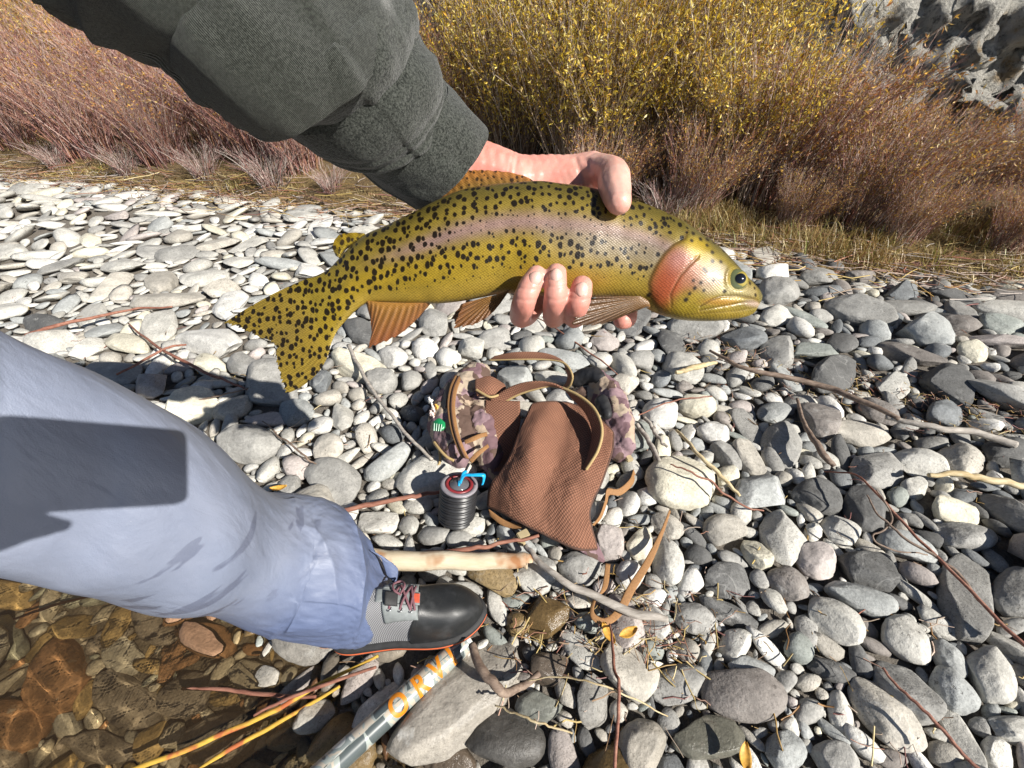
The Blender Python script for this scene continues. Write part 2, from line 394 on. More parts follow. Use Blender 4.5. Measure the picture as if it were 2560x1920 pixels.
# (px, py, half-major, half-minor, angle in picture, colour, wetness)
HAND = [(1705,1197,103,64,8,'cream',0),(1954,1111,55,46,50,'grey',0),(1783,1078,44,27,20,'white',0),(2051,1241,64,42,20,'dgrey',0),(2168,1272,64,53,35,'dgrey',0),
(1957,1341,68,59,70,'pale',0),(1808,1324,50,39,20,'beige',0),(1672,1405,53,42,80,'pale',0),(1855,1280,31,28,0,'pale',0),(2043,1399,58,43,20,'pink',0),(2182,1427,78,45,20,'dgrey',0),
(2149,1493,97,37,20,'blue',0),(2093,1549,85,42,38,'pale',0),(2270,1599,82,45,38,'pale',0),(1738,1543,52,39,20,'grey',0),(1838,1610,42,40,0,'pale',0),(1572,1674,84,58,55,'beige',0),
(1483,1754,66,45,95,'grey',.3),(1860,1737,108,66,15,'brown',0),(1882,1672,60,36,10,'blue',0),(1771,1843,97,55,12,'green',.85),(1600,1865,78,55,90,'beige',.35),(2021,1704,30,23,0,'beige',0),
(2270,1726,105,52,45,'grey',0),(2387,1726,75,41,45,'blue',0),(2478,1688,80,55,55,'pale',0),(2376,1650,60,34,50,'blue',0),(2215,1785,125,48,48,'beige',0),(2021,1776,38,34,0,'grey',0),
(2093,1900,60,45,40,'grey',0),(1966,1882,62,45,45,'blue',0),(2198,1172,78,42,5,'grey',0),(2265,1363,72,32,20,'blue',0),(2387,1277,78,27,22,'cream',0),(2415,1338,78,34,10,'grey',0),
(2287,1219,38,28,0,'pale',0),(2248,1238,30,25,0,'green',0),(2398,1155,62,33,25,'beige',0),(2304,1155,72,27,20,'pale',0),(2365,1033,55,30,5,'dblue',0),(2520,1127,60,32,15,'dgrey',0),
(1821,1136,48,27,40,'grey',0),(1871,1141,52,30,55,'beige',0),(1932,1150,38,20,50,'grey',0),(1650,1033,45,36,10,'white',0),(1744,1012,48,28,10,'cream',0),(2043,1050,62,32,20,'brown',0),
(2076,1018,42,20,25,'white',0),(2027,1280,40,20,40,'beige',0),(1893,1383,48,28,45,'cream',0),(1971,1455,58,36,40,'brown',0),(1930,1498,46,24,55,'pale',0),(1572,1255,33,29,90,'white',0),
(1622,1238,32,26,0,'white',0),(1600,1355,42,33,90,'cream',0),(1520,1355,46,38,60,'pink',0),(1633,1494,32,22,10,'white',0),(1722,1460,32,28,0,'white',0),(832,1198,76,52,10,'grey',0),
(630,1109,68,40,-10,'grey',0),(818,1118,42,31,-15,'beige',0),(747,1170,36,27,-30,'pink',0),(672,963,72,50,-5,'grey',0),(856,1043,33,30,80,'pale',0),(108,808,54,24,5,'dgrey',0),(522,912,40,21,0,'cream',0),
(320,855,62,22,3,'cream',0),(522,845,85,36,8,'white',0),(945,1305,50,30,-5,'pale',0),(968,1356,42,22,0,'pale',0),(1085,1336,43,27,-15,'grey',0),(1151,1350,37,25,0,'grey',0),(1044,1263,40,20,-10,'pale',0),
(1170,1312,42,28,0,'pale',.1),(1022,1310,28,24,0,'pale',0),(1287,940,45,30,0,'blue',0),(1450,1418,55,40,15,'grey',0),(1345,1425,50,42,40,'pale',0),(904,825,42,28,20,'dgrey',0),(1083,802,37,29,0,'grey',0),
(803,952,31,27,0,'dblue',0),(952,952,41,27,-5,'grey',0),(1140,1753,205,98,-38,'white',.68),(1361,1543,62,52,25,'gold',.95),(1232,1440,66,40,15,'gold',.45),(1291,1557,34,29,70,'gold',.8),
(1267,1840,100,76,20,'dgrey',.6),(1347,1770,60,42,10,'green',.55),(1375,1672,50,42,0,'brown',.9),(1330,1448,50,38,20,'pale',0),(973,1625,52,26,-15,'beige',.7),(752,1612,80,46,10,'grey',.5),
(1120,1893,72,48,0,'brown',1),(1947,874,48,34,5,'grey',0),(1865,842,55,23,5,'dblue',0),(1680,853,38,30,20,'dgrey',0),(2108,855,40,29,0,'dgrey',0),(2203,905,36,20,10,'dblue',0),(1843,896,30,14,0,'pink',0),
(1841,939,27,24,0,'grey',0),(1908,955,29,24,0,'dgrey',0),(2234,965,44,26,10,'pale',0),(2195,1026,57,22,25,'brown',0),(180,690,44,17,0,'beige',0),(600,590,22,12,0,'cream',0),(225,598,28,18,0,'cream',0),
(100,610,30,12,0,'pale',0),(1030,1030,30,24,0,'dgrey',0),(985,1080,34,26,10,'dblue',0),(1555,960,42,22,10,'beige',0),(1500,900,30,18,0,'pale',0),(1420,850,36,20,10,'blue',0),(1330,860,34,20,0,'pale',0),
(1180,870,36,22,0,'pale',0),(1120,890,30,20,0,'white',0),(1060,870,34,20,0,'white',0),(980,890,36,22,0,'white',0),(1600,900,34,16,10,'grey',0),(1850,640,22,7,0,'white',0),
# bed of the stream
(163,1705,112,70,-62,'rust',.2),(36,1615,66,52,20,'green',.2),(203,1579,62,38,-10,'gold',.2),(40,1505,70,42,10,'gold',.2),(390,1570,66,42,30,'brown',.2),(520,1600,70,50,30,'rust',.2),(330,1760,90,60,20,'brown',.2),
(470,1740,80,50,-30,'brown',.2),(640,1690,70,44,10,'beige',.2),(560,1850,110,60,-20,'brown',.2),(280,1880,100,50,10,'brown',.2),(790,1790,60,40,-30,'beige',.2),(840,1845,90,42,-45,'gold',.8),(60,1820,90,60,0,'rust',.2),(880,1880,60,60,0,'gold',.8)]

# distance field of free ground, filled with ever smaller stones
RES = .01; X0, X1, Y0, Y1 = -7.2, 4.6, -.35, 6.2
nx, ny = int((X1 - X0) / RES), int((Y1 - Y0) / RES)
field = np.full((ny, nx), 9., np.float32)
cxs = X0 + (np.arange(nx) + .5) * RES; cys = Y0 + (np.arange(ny) + .5) * RES
stones = []   # x,y,a,b,rot,colour,wet,thick
def occupy(x, y, a, b, rot):
    Rr = a + .14; i0, i1 = max(0, int((x - Rr - X0) / RES)), min(nx, int((x + Rr - X0) / RES) + 1); j0, j1 = max(0, int((y - Rr - Y0) / RES)), min(ny, int((y + Rr - Y0) / RES) + 1)
    if i1 <= i0 or j1 <= j0: return
    dx = cxs[i0:i1][None] - x; dy = cys[j0:j1][:, None] - y; c, s = math.cos(rot), math.sin(rot)
    p = dx * c + dy * s; q = -dx * s + dy * c
    k = np.sqrt((p / a) ** 2 + (q / b) ** 2); d = np.where(k > 1e-6, (k - 1) / np.maximum(k, 1e-6) * np.sqrt(p * p + q * q), -b)
    np.minimum(field[j0:j1, i0:i1], d, out=field[j0:j1, i0:i1])
for (px, py, a, b_, ang, cn, wet) in HAND:
    th = np.linspace(0, 2 * math.pi, 24, endpoint=False); ca, sa = math.cos(R(ang)), math.sin(R(ang))
    ex = px + a * np.cos(th) * ca - b_ * np.sin(th) * sa; ey = py + a * np.cos(th) * sa + b_ * np.sin(th) * ca
    gc = G(px, py, 0.0); base = float(gz(gc[0], gc[1])); zz = base + .02
    for _ in range(2):
        g = G(ex, ey, zz)[:, :2]; cen = g.mean(0); U, Sg, Wt = np.linalg.svd(g - cen, full_matrices=False)
        A, B = Sg / math.sqrt(12); base = float(gz(*cen)); zz = base + .30 * min(B, .09)
    rot = math.atan2(Wt[0][1], Wt[0][0]); B *= .97; A *= .97
    jit = random.uniform(.9, 1.1); colr = tuple(min(.8, k * jit) for k in PAL[cn])
    stones.append((cen[0], cen[1], A, B, rot, colr, wet, random.uniform(.62, .82) if A < .1 else .55)); occupy(cen[0], cen[1], A, B, rot)
bh, bt_ = np.array([-.375, .352]), np.array([-.062, .392]); occupy(*((bh + bt_) / 2), .175, .062, math.atan2(bt_[1] - bh[1], bt_[0] - bh[0]))   # the boot stands here
# keep-clear for the boot sole and the net handle is given by the stones' own low profile
GX, GY = np.meshgrid(cxs, cys)
ppx, ppy, dd = proj(np.stack([GX, GY, 0 * GX], -1))
vis = (dd > .2) & (ppx > -700) & (ppx < 3260) & (ppy < 2350) & (bankd(GX, GY) < .06)
sd = shore(GX, GY)
DIST = np.sqrt(GX ** 2 + GY ** 2 + 1)
RMIN = np.clip(.0052 * DIST ** 1.25, .006, .028)
pn = ['pale'] * 6 + ['white'] * 3 + ['beige'] * 3 + ['cream'] + ['pink'] + ['blue'] * 2 + ['grey'] * 3 + ['grey'] * 5 + ['blue'] * 2 + ['beige'] + ['pink'] + ['dgrey'] * 3 + ['brown'] * 2 + ['green'] + ['dblue'] * 2
for rr, frac in ((.10, .05), (.085, .10), (.066, .16), (.052, .26), (.041, .36), (.032, .48), (.025, .65), (.019, .85), (.0145, 1), (.011, 1), (.0085, 1), (.0065, 1)):
    for rep in range(2 if rr > .03 else 9):
        ok = np.flatnonzero((field > rr * .86) & vis & (RMIN <= rr * 1.02))
        if not len(ok): continue
        ncand = int(min(len(ok), 30 + frac * len(ok) * RES * RES / (rr * rr * 2.2)))
        for idx in rng.choice(ok, ncand, replace=False):
            j, i = divmod(int(idx), nx)
            if field[j, i] < rr * .86: continue
            x = cxs[i] + rng.uniform(-.4, .4) * RES; y = cys[j] + rng.uniform(-.4, .4) * RES
            r0 = rr * rng.uniform(.85, 1.12); asp = rng.uniform(1.0, 1.9) if rng.uniform() < .75 else rng.uniform(1.8, 2.6); a = r0 * asp ** .5 * (1.12 if asp > 1.3 else 1); b_ = r0 / asp ** .5
            rot = rng.uniform(0, math.pi); d = sd[j, i]
            cn = pn[rng.integers(len(pn) if x > -.2 else 19)]; k = rng.uniform(.84, 1.16); wet = 0.  # left side takes paler stones only; head-on sun brightness put into colour
            if d < .16: wet = float(np.clip(1 - (d + .02) / .18, 0, 1)) * rng.uniform(.5, 1)
            if d < .03: cn = ('brown', 'rust', 'gold', 'beige', 'green', 'beige', 'grey')[rng.integers(7)]; wet = .9 if d > -.03 else .25; k *= 1.2
            if x > .9 and y < 2.6: k *= .9
            stones.append((x, y, a, b_, rot, tuple(q * k for q in PAL[cn]), wet, rng.uniform(.45, .85) * (.62 if (y > 1.5 and x < .6) else 1))); occupy(x, y, a, b_, rot)
print('stones', len(stones))
sarr = np.array([(s[0], s[1], s[2], s[3]) for s in stones])
spx, spy, sdp = proj(np.stack([sarr[:, 0], sarr[:, 1], 0 * sarr[:, 0]], -1))
size = np.sqrt(sarr[:, 2] * sarr[:, 3]) / np.maximum(sdp, .1) * ((spx > -40) & (spx < 2600) & (spy > 300) & (spy < 1980)) 
big = set(np.argsort(-size)[:290].tolist())
PV, PF, PC = [], [], []; voff = 0
for k, (x, y, a, b_, rot, c, wet, th) in enumerate(stones):
    zb = float(gz(x, y)); cz = b_ * th
    up = .30 if b_ > .02 else .15
    if k in big:
        o = bpy.data.objects.new('stone', SHAPES[k % len(SHAPES)]); COL.objects.link(o); o.parent = ground
        o.location = (x, y, zb + cz * up); o.scale = (a * 1.04, b_ * 1.04, cz)
        o.rotation_euler = (random.uniform(-.16, .16), random.uniform(-.16, .16), rot); o.color = (*c, wet)
    else:
        q = PSH[k % 30] * np.array([a * 1.05, b_ * 1.05, cz]); t1, t2 = random.uniform(-.3, .3), random.uniform(-.3, .3)
        q = np.stack([q[:, 0], q[:, 1], q[:, 2] + q[:, 0] * t1 + q[:, 1] * t2], -1); cr, sr = math.cos(rot), math.sin(rot)
        q = np.stack([q[:, 0] * cr - q[:, 1] * sr + x, q[:, 0] * sr + q[:, 1] * cr + y, q[:, 2] + zb + cz * up], -1)
        PV.append(q); PF.append(F2 + voff); voff += len(q); PC.append(np.tile([*c, wet], (len(q), 1)))
peb = mk('pebbles', np.concatenate(PV), np.concatenate(PF), M_PEB, ground, col=np.concatenate(PC)); tag(peb, kind='stuff')
del PV, PF, PC, field, GX, GY, ppx, ppy, dd, vis, DIST, RMIN

# ---- shallow stream: refracting sheet with real ripples, the sun shines through it
b = NB('stream_water')
rf = b.n('BsdfRefraction', {'Color': (.93, .84, .66, 1), 'Roughness': 0.0, 'IOR': 1.33}); gl = b.n('BsdfGlossy', {'Color': (1, 1, 1, 1), 'Roughness': .03})
fc_ = b.n('LayerWeight', {'Blend': .5}).outputs['Facing']; fr_ = b.math('ADD', b.math('MULTIPLY', b.math('POWER', fc_, 5.0), .98), .025)
df = b.n('BsdfDiffuse', {'Color': (.30, .19, .09, 1)}); tm = b.n('MixShader', {0: .06, 1: rf.outputs[0], 2: df.outputs[0]})
mxs = b.n('MixShader', {0: fr_, 1: tm.outputs[0], 2: gl.outputs[0]}); b.t.links.new(mxs.outputs[0], b.out.inputs[0]); M_WATER = b.m
wx = axis_pts(-140, 120, -2.4, .6, .008)
ry = np.concatenate([np.arange(0, .9, .008), .9 + np.cumsum(.008 * 1.25 ** np.arange(1, 36))])
WX = np.repeat(wx[None], len(ry), 0); sh = np.interp(wx, SX, SY) + .10
WY = sh[None] - ry[:, None] + 0 * WX
fl = np.array([.85, -.45]); al = WX * fl[0] + WY * fl[1]; ac = -WX * fl[1] + WY * fl[0]
rip = fbm(np.stack([al * 7 + 1.2 * vn(np.stack([WX * 3, WY * 3, 0 * WX], -1), 8), ac * 16, 0 * WX], -1), 21, 2) + .45 * fbm(np.stack([al * 22, ac * 42, 0 * WX], -1), 22, 2)
WZ = WATER + .0030 * rip * np.exp(-np.maximum(ry[:, None] - .9, 0) / .5)
water = mk('stream_water', np.stack([WX, WY, WZ], -1), gridF(len(ry), len(wx))[:, ::-1], M_WATER)
tag(water, 'clear brownish shallow stream water over cobbles', 'water', kind='structure')
water.cycles.is_caustics_caster = True; sl.cycles.is_caustics_light = True
for o in [ground, peb] + [c_ for c_ in ground.children if c_.name.startswith('stone')]:
    if o in (ground, peb) or shore(o.location.x, o.location.y) < .12: o.cycles.is_caustics_receiver = True

# ---- rock cliff behind the willows
b = NB('cliff_rock'); v = b.pos()
c = b.mix(b.rng(b.noise(v, 1.1, 6, .6), .35, .65), (.46, .44, .395), (.68, .65, .575)); c = b.mix(b.rng(b.noise(v, 7, 5, .7), .52, .62), c, (.17, .165, .15))
c = b.mix(b.rng(b.noise(v, 3.3, 4, .6), .60, .68), c, (.40, .30, .18)); c = b.mix(b.math('MULTIPLY', b.rng(b.noise(v, 22, 5, .75), .56, .62), .7), c, (.12, .115, .105))
b.p(Base_Color=c, Roughness=.95, Normal=b.bump(b.math('ADD', b.noise(v, 6, 9, .75), b.math('MULTIPLY', b.noise(v, 38, 6, .7), .35)), 1.0, .16)); M_CLIFF = b.m
ss = np.concatenate([np.linspace(-22, -6, 90), np.linspace(-5.9, 9, 420), np.linspace(9.1, 22, 60)]); hh = np.concatenate([np.linspace(-.6, 5, 110), np.linspace(5.2, 16, 40)])
S, H = np.meshgrid(ss, hh); left = sst(2, -3, S)
off = 4.6 - 2.2 * sst(.9, 2.1, S) + left * 2.6 + H * (.25 + .8 * left) + .25 * np.sin(S * 1.3) * sst(2, 0, S)
q = np.stack([S * .8, H * .8, 0 * S], -1)
off += (.8 - .62 * sst(1, 2.4, S)) * fbm(q, 31, 6, .55) - (.35 - .25 * sst(1, 2.4, S)) * np.maximum(0, fbm(q * 1.7 + 4, 33, 4))
fc = np.floor(fbm(q * 2.2, 35, 3) * 5) / 5; off += .22 * fc
rdg = 1 - np.abs(fbm(q * np.array([3.2, 2.2, 1]) + .3 * fbm(q * 5, 38, 3)[..., None], 36, 5, .6)); off -= .16 * rdg + .05 * fbm(q * 16, 39, 4, .65)
off += .10 * np.floor(fbm(q * np.array([5., 8., 1]), 40, 3) * 4) / 4
cxx = S * E[0] + off * NN[0]; cyy = 2.84 + S * E[1] + off * NN[1]
cliff = mk('cliff', np.stack([cxx, cyy, H + .6 + .1 * fbm(q * 3, 37, 3)], -1), gridF(len(hh), len(ss)), M_CLIFF)
tag(cliff, 'weathered pale grey rock cliff behind the willows', 'cliff', kind='structure')

# ================================================================== VEGETATION
def veg_mat(name, trans=.35, rough=.6):
    b = NB(name); a = b.att('col'); oi = b.n('ObjectInfo')
    c = b.mix(1.0, a.outputs['Color'], b.rng(oi.outputs['Random'], 0, 1, .85, 1.15), 'MULTIPLY')
    d = b.n('BsdfDiffuse', {'Color': c}); t = b.n('BsdfTranslucent', {'Color': c}); m = b.n('MixShader', {0: trans, 1: d.outputs[0], 2: t.outputs[0]})
    g = b.n('BsdfGlossy', {'Color': (1, 1, 1, 1), 'Roughness': .45}); m2 = b.n('MixShader', {0: .04, 1: m.outputs[0], 2: g.outputs[0]})
    b.t.links.new(m2.outputs[0], b.out.inputs[0]); return b.m
M_LEAF = veg_mat('willow_leaf', .35); M_STEM = veg_mat('willow_stem', 0.0); M_GRASS = veg_mat('dry_grass', .3)

def pick(r, pal, n, jit=.2):
    pal = np.asarray(pal, float); c = pal[r.integers(len(pal), size=n)]
    return np.clip(c * r.uniform(1 - jit, 1 + jit, (n, 1)), 0, 1)

def shrub_meshes(seed, H, spread, nst, ntw, nleaf, stemc, leafc, lean=(0, 0), leaf0=.25, base=.28, lsize=.034, rad=.0042):
    r = np.random.default_rng(seed)
    k = 8; t = np.linspace(0, 1, k)[None]
    a = r.uniform(0, 2 * math.pi, nst); br = base * np.sqrt(r.uniform(0, 1, nst)); bx, by = br * np.cos(a), br * np.sin(a)
    out = (.25 + .75 * r.uniform(0, 1, nst)) * spread; ang = a + r.normal(0, .5, nst); h = H * r.uniform(.55, 1.0, nst)
    dx = np.cos(ang) * out + lean[0]; dy = np.sin(ang) * out + lean[1]
    bend = r.uniform(1.1, 1.9, nst)[:, None]
    X = bx[:, None] + dx[:, None] * t ** bend; Y = by[:, None] + dy[:, None] * t ** bend; Z = h[:, None] * (t - .12 * t ** 3)
    ph = r.uniform(0, 6, (nst, 1)); X = X + .02 * np.sin(t * 7 + ph) * H; Y = Y + .02 * np.cos(t * 6 + ph) * H
    paths = np.stack([X, Y, Z - .04], -1); rad0 = rad * r.uniform(.6, 1.3, (nst, 1)) * (1.1 - .85 * t)
    V1, F1, i1 = tubes(paths, rad0, 3); c1 = pick(r, stemc, nst)[i1]
    # side twigs
    si = r.integers(nst, size=ntw); tt = r.uniform(.18, .95, ntw); kf = tt * (k - 1); i0 = np.minimum(kf.astype(int), k - 2); f = (kf - i0)[:, None]
    o = paths[si, i0] * (1 - f) + paths[si, i0 + 1] * f; d = paths[si, i0 + 1] - paths[si, i0]; d /= np.linalg.norm(d, axis=-1, keepdims=True)
    sd = r.normal(size=(ntw, 3)); sd /= np.linalg.norm(sd, axis=-1, keepdims=True); dr = d * .9 + sd * .62; dr[:, 2] += .25; dr /= np.linalg.norm(dr, axis=-1, keepdims=True)
    L = H * r.uniform(.10, .30, ntw) * (1.15 - .5 * tt); t4 = np.linspace(0, 1, 4)[None, :, None]; up = np.zeros((ntw, 1, 3)); up[..., 2] = .18 * L[:, None]
    tw = o[:, None] + dr[:, None] * t4 * L[:, None, None] + up * t4 ** 2 + r.normal(0, .012, (ntw, 1, 3)) * t4
    V2, F2_, i2 = tubes(tw, rad * .45 * (1.1 - .8 * np.linspace(0, 1, 4))[None] * r.uniform(.7, 1.2, (ntw, 1)), 3); c2 = pick(r, stemc, ntw)[i2]
    st = raw('stems', np.concatenate([V1, V2]), np.concatenate([F1, F2_ + len(V1)]), col=np.concatenate([c1, c2])); st.materials.append(M_STEM)
    if not nleaf: return st, None
    on = r.uniform(size=nleaf) < .75; w = r.integers(ntw, size=nleaf); q = r.uniform(.1, 1, nleaf) * 3; j = np.minimum(q.astype(int), 2); f = (q - j)[:, None]
    pos = tw[w, j] * (1 - f) + tw[w, j + 1] * f; dirv = tw[w, j + 1] - tw[w, j]
    w2 = r.integers(nst, size=nleaf); q2 = r.uniform(.35, 1, nleaf) * (k - 1); j2 = np.minimum(q2.astype(int), k - 2); f2 = (q2 - j2)[:, None]
    pos = np.where(on[:, None], pos, paths[w2, j2] * (1 - f2) + paths[w2, j2 + 1] * f2); dirv = np.where(on[:, None], dirv, paths[w2, j2 + 1] - paths[w2, j2])
    zmin = H * leaf0 * r.uniform(.5, 1.6, nleaf); keep = pos[:, 2] > zmin; pos = pos[keep]; dirv = dirv[keep]; n = len(pos)
    dirv /= np.linalg.norm(dirv, axis=-1, keepdims=True) + 1e-9; rs = r.normal(size=(n, 3)); ld = dirv * .6 + rs * .55; ld[:, 2] -= .1; ld /= np.linalg.norm(ld, axis=-1, keepdims=True)
    sv = np.cross(ld, r.normal(size=(n, 3))); sv /= np.linalg.norm(sv, axis=-1, keepdims=True); nv = np.cross(ld, sv)
    ln = (lsize * r.uniform(.6, 1.3, n))[:, None]; wd = ln * r.uniform(.13, .22, (n, 1))
    Vl = np.stack([pos, pos + ld * ln * .45 + sv * wd + nv * wd * .5, pos + ld * ln, pos + ld * ln * .45 - sv * wd + nv * wd * .5], 1)
    Fl = np.arange(n * 4).reshape(n, 4); cl = np.repeat(pick(r, leafc, n, .3), 4, 0)
    tri = np.concatenate([Fl[:, [0, 1, 2]], Fl[:, [0, 2, 3]]])
    lf = raw('foliage', Vl.reshape(-1, 3), tri, smooth=False, col=cl); lf.materials.append(M_LEAF)
    return st, lf

RED = [(.27, .115, .08), (.35, .175, .115), (.22, .10, .09), (.40, .25, .19), (.48, .36, .29)]
BRN = [(.17, .10, .06), (.23, .15, .09), (.12, .07, .05), (.30, .22, .15), (.40, .32, .25)]
PURP = [(.26, .13, .115), (.34, .18, .155), (.20, .10, .10), (.42, .28, .245), (.48, .37, .33)]
GRY = [(.30, .25, .21), (.38, .33, .29), (.22, .18, .15), (.45, .40, .36)]
YEL = [(.66, .47, .04), (.72, .53, .05), (.58, .40, .045), (.60, .34, .04), (.46, .35, .06), (.70, .58, .16)]
GOLD = [(.60, .34, .05), (.66, .43, .07), (.50, .25, .05), (.40, .16, .05), (.56, .42, .12)]
ORG = [(.42, .20, .06), (.50, .29, .08), (.32, .13, .05), (.38, .26, .09)]
SAGE = [(.20, .20, .17), (.27, .26, .22), (.13, .13, .11), (.33, .32, .28)]
PROTO = {
 'red':  [shrub_meshes(s, 1.3, .62, 190, 1500, 2000, RED + PURP + [(.40,.22,.12)], ORG + GOLD, (-.05, 0), .35) for s in (1, 2)],
 'gold': [shrub_meshes(s, 1.45, .55, 150, 1300, 6500, BRN + RED, GOLD + YEL, (0, 0), .3) for s in (3, 4)],
 'yellow': [shrub_meshes(s, 1.75, .62, 170, 1700, 11500, BRN, YEL, (0, 0), .22, lsize=.038) for s in (5, 6, 7)],
 'rust': [shrub_meshes(s, 1.25, .60, 190, 1500, 5200, PURP + RED + BRN, GOLD + ORG, (.22, 0), .2) for s in (8, 9)],
 'dead': [shrub_meshes(10, .55, .42, 90, 420, 0, GRY + PURP, ORG, (0, 0), .2, .16, rad=.004)],
 'sage': [shrub_meshes(11, 1.5, .6, 120, 1200, 5200, [(.08, .07, .06), (.13, .11, .1)], SAGE, (0, 0), .1)],
}
SHLAB = {'red': ('reddish bare-twigged willow shrub at the foot of the left bank', 'bare red willow shrubs'),
 'gold': ('golden-leaved willow shrub rising behind the bare red twigs', 'golden willow shrubs'),
 'yellow': ('tall bright yellow-leaved willow shrub behind the held fish', 'tall yellow willow shrubs'),
 'rust': ('russet and gold willow shrub leaning over the gravel below the cliff', 'russet willow shrubs'),
 'dead': ('low dead grey twiggy bush at the edge of the gravel', 'dead grey bushes'),
 'sage': ('dark grey-green bushy shrub against the rock cliff', 'dark shrubs by the cliff')}
SHLAB2 = {'red': (lambda o, s: o > .8, 'larger reddish willow shrub in the second row behind low bare ones'), 'gold': (lambda o, s: s < .8, 'low golden willow shrub beside the angler\'s sleeve'),
 'yellow': (lambda o, s: o > 1.4, 'tall yellow willow shrub in the back row under the cliff'), 'rust': (lambda o, s: s < .38, 'knee-high russet willow sprout in the grass at the gravel edge'),
 'sage': (lambda o, s: o < 2.7, 'dark shrub between the yellow willows and the pale cliff face')}
cnt = {k: 0 for k in PROTO}
def shrub(kind, x, o, sc_=1.0, rz=None, hz=1.0):
    """x along the picture, o metres behind the gravel edge"""
    y = 2.84 - .333 * x + o / .949; pr = PROTO[kind][cnt[kind] % len(PROTO[kind])]; cnt[kind] += 1
    t = thing('willow_shrub' if kind not in ('dead', 'sage') else ('dead_bush' if kind == 'dead' else 'dark_shrub'), SHLAB[kind][0] if not (kind in SHLAB2 and SHLAB2[kind][0](o, sc_)) else SHLAB2[kind][1], 'shrub', (x, y, float(gz(x, y)) + .01), SHLAB[kind][1])
    t.rotation_euler.z = random.uniform(-.5, .5) if rz is None else rz; t.scale = (sc_, sc_, sc_ * hz)
    ob('stems', pr[0], None, t)
    if pr[1]: ob('foliage', pr[1], None, t)
for x, o, s in ((-6.3, .9, 1.0), (-5.5, .55, .85), (-5.0, 1.2, 1.05), (-4.4, .6, .9), (-3.8, 1.1, 1.0), (-3.3, .5, .72), (-2.9, 1.0, .95), (-2.35, .75, .82), (-1.85, .55, .66), (-1.5, 1.0, .85), (-7.2, 1.0, 1.1), (-4.1, 1.7, 1.1)): shrub('red', x, o, s)
for x, o, s in ((-6.6, 1.9, 1.0), (-5.6, 2.0, 1.05), (-4.7, 2.2, 1.05), (-3.4, 2.0, 1.0), (-2.5, 1.9, 1.0), (-1.6, 1.9, .95), (-.95, 1.2, .72), (-.45, 1.0, .74), (-.9, 2.2, .85), (-7.8, 2.2, 1.1)): shrub('gold', x, o, s)
for x, o, s in ((.05, .95, .80), (.55, .75, .86), (1.05, 1.0, .9), (.3, 1.6, .95), (.85, 1.8, 1.05), (1.45, 1.5, .95), (-.15, 2.3, .85), (1.5, .75, .66), (.65, 2.6, 1.2)): shrub('yellow', x, o, s)
for x, o, s in ((1.75, .8, .85), (2.15, .55, .62), (2.1, 1.2, .70), (2.55, .9, .50), (2.6, 1.4, .46), (3.05, .55, .43), (3.1, 1.1, .42), (3.6, .75, .37), (4.1, 1.0, .42), (4.3, .55, .40), (3.55, 1.4, .46), (1.2, .45, .5), (.6, .4, .48), (4.9, .9, .42), (2.3, .38, .36), (2.75, .35, .32), (3.4, .34, .3), (3.85, .36, .3), (1.75, .38, .34), (4.5, .35, .3)): shrub('rust', x, o, s, rz=random.uniform(-.25, .25))
for x, o, s in ((-2.0, .25, .75), (-2.75, .3, .6), (-1.45, .25, .45), (-3.6, .25, .6), (-4.6, .28, .55), (3.2, .3, .5), (1.0, .3, .55)): shrub('dead', x, o, s)
for x, o, s in ((-.9, 3.6, .95), (-.2, 3.5, 1.0), (-1.7, 3.8, .85), (2.0, 1.9, .72), (2.35, 1.75, .62), (1.7, 2.6, .9), (-7.8, 3.4, .8), (.9, 3.6, 1.1)): shrub('sage', x, o, s)

# dry grass along the foot of the bank: uncountable, one object
def grass(n, seed, pal, xlo, xhi, olo, ohi, hlo, hhi):
    r = np.random.default_rng(seed); nt_ = n // 14
    tx = r.uniform(xlo, xhi, nt_); to = olo + (ohi - olo) * r.beta(1.2, 2.2, nt_); i = r.integers(nt_, size=n)
    x = tx[i] + r.normal(0, .035, n); o = np.maximum(to[i] + r.normal(0, .035, n), -.03); y = 2.84 - .333 * x + o / .949
    clump = .6 + .5 * vn(np.stack([x * 1.7, y * 1.7, 0 * x], -1), 77)
    h = r.uniform(hlo, hhi, n) * np.clip(clump, .25, 1.2); a = r.uniform(0, 6.28, n); ln = r.uniform(.15, .9, n) * h
    z = gz(x, y) - .01; t = np.array([0, .4, .75, 1.0])
    base = np.stack([x, y, z], -1)
    d = np.stack([np.cos(a) * ln, np.sin(a) * ln, 0 * a], -1)
    pts = base[:, None] + d[:, None] * (t ** 1.8)[None, :, None] + np.stack([0 * h, 0 * h, h], -1)[:, None] * (t - .18 * t ** 3)[None, :, None]
    side = np.stack([-np.sin(a), np.cos(a), 0 * a], -1) * r.uniform(.0012, .003, n)[:, None]
    wv = np.array([1, .8, .5, .06])
    V = np.stack([pts + side[:, None] * wv[None, :, None], pts - side[:, None] * wv[None, :, None]], 2).reshape(-1, 3)
    f = np.array([[0, 1, 3, 2], [2, 3, 5, 4], [4, 5, 7, 6]]); F = (f[None] + (np.arange(n) * 8)[:, None, None]).reshape(-1, 4)
    return V, F, np.repeat(pick(r, pal, n, .3), 8, 0)
STRAW = [(.42, .31, .11), (.50, .38, .16), (.34, .22, .08), (.28, .15, .06), (.40, .26, .09), (.55, .45, .24)]
GREENG = [(.30, .30, .07), (.22, .25, .05), (.38, .33, .09), (.45, .36, .12)]
parts_ = [grass(15000, 41, STRAW, -8, 5.2, .02, .9, .06, .20), grass(7000, 42, GREENG + STRAW + STRAW, .9, 4.9, .05, .8, .06, .24), grass(1800, 43, GREENG, -4.8, -1.2, .1, .5, .05, .14)]
off = 0; V_, F_, Cc = [], [], []
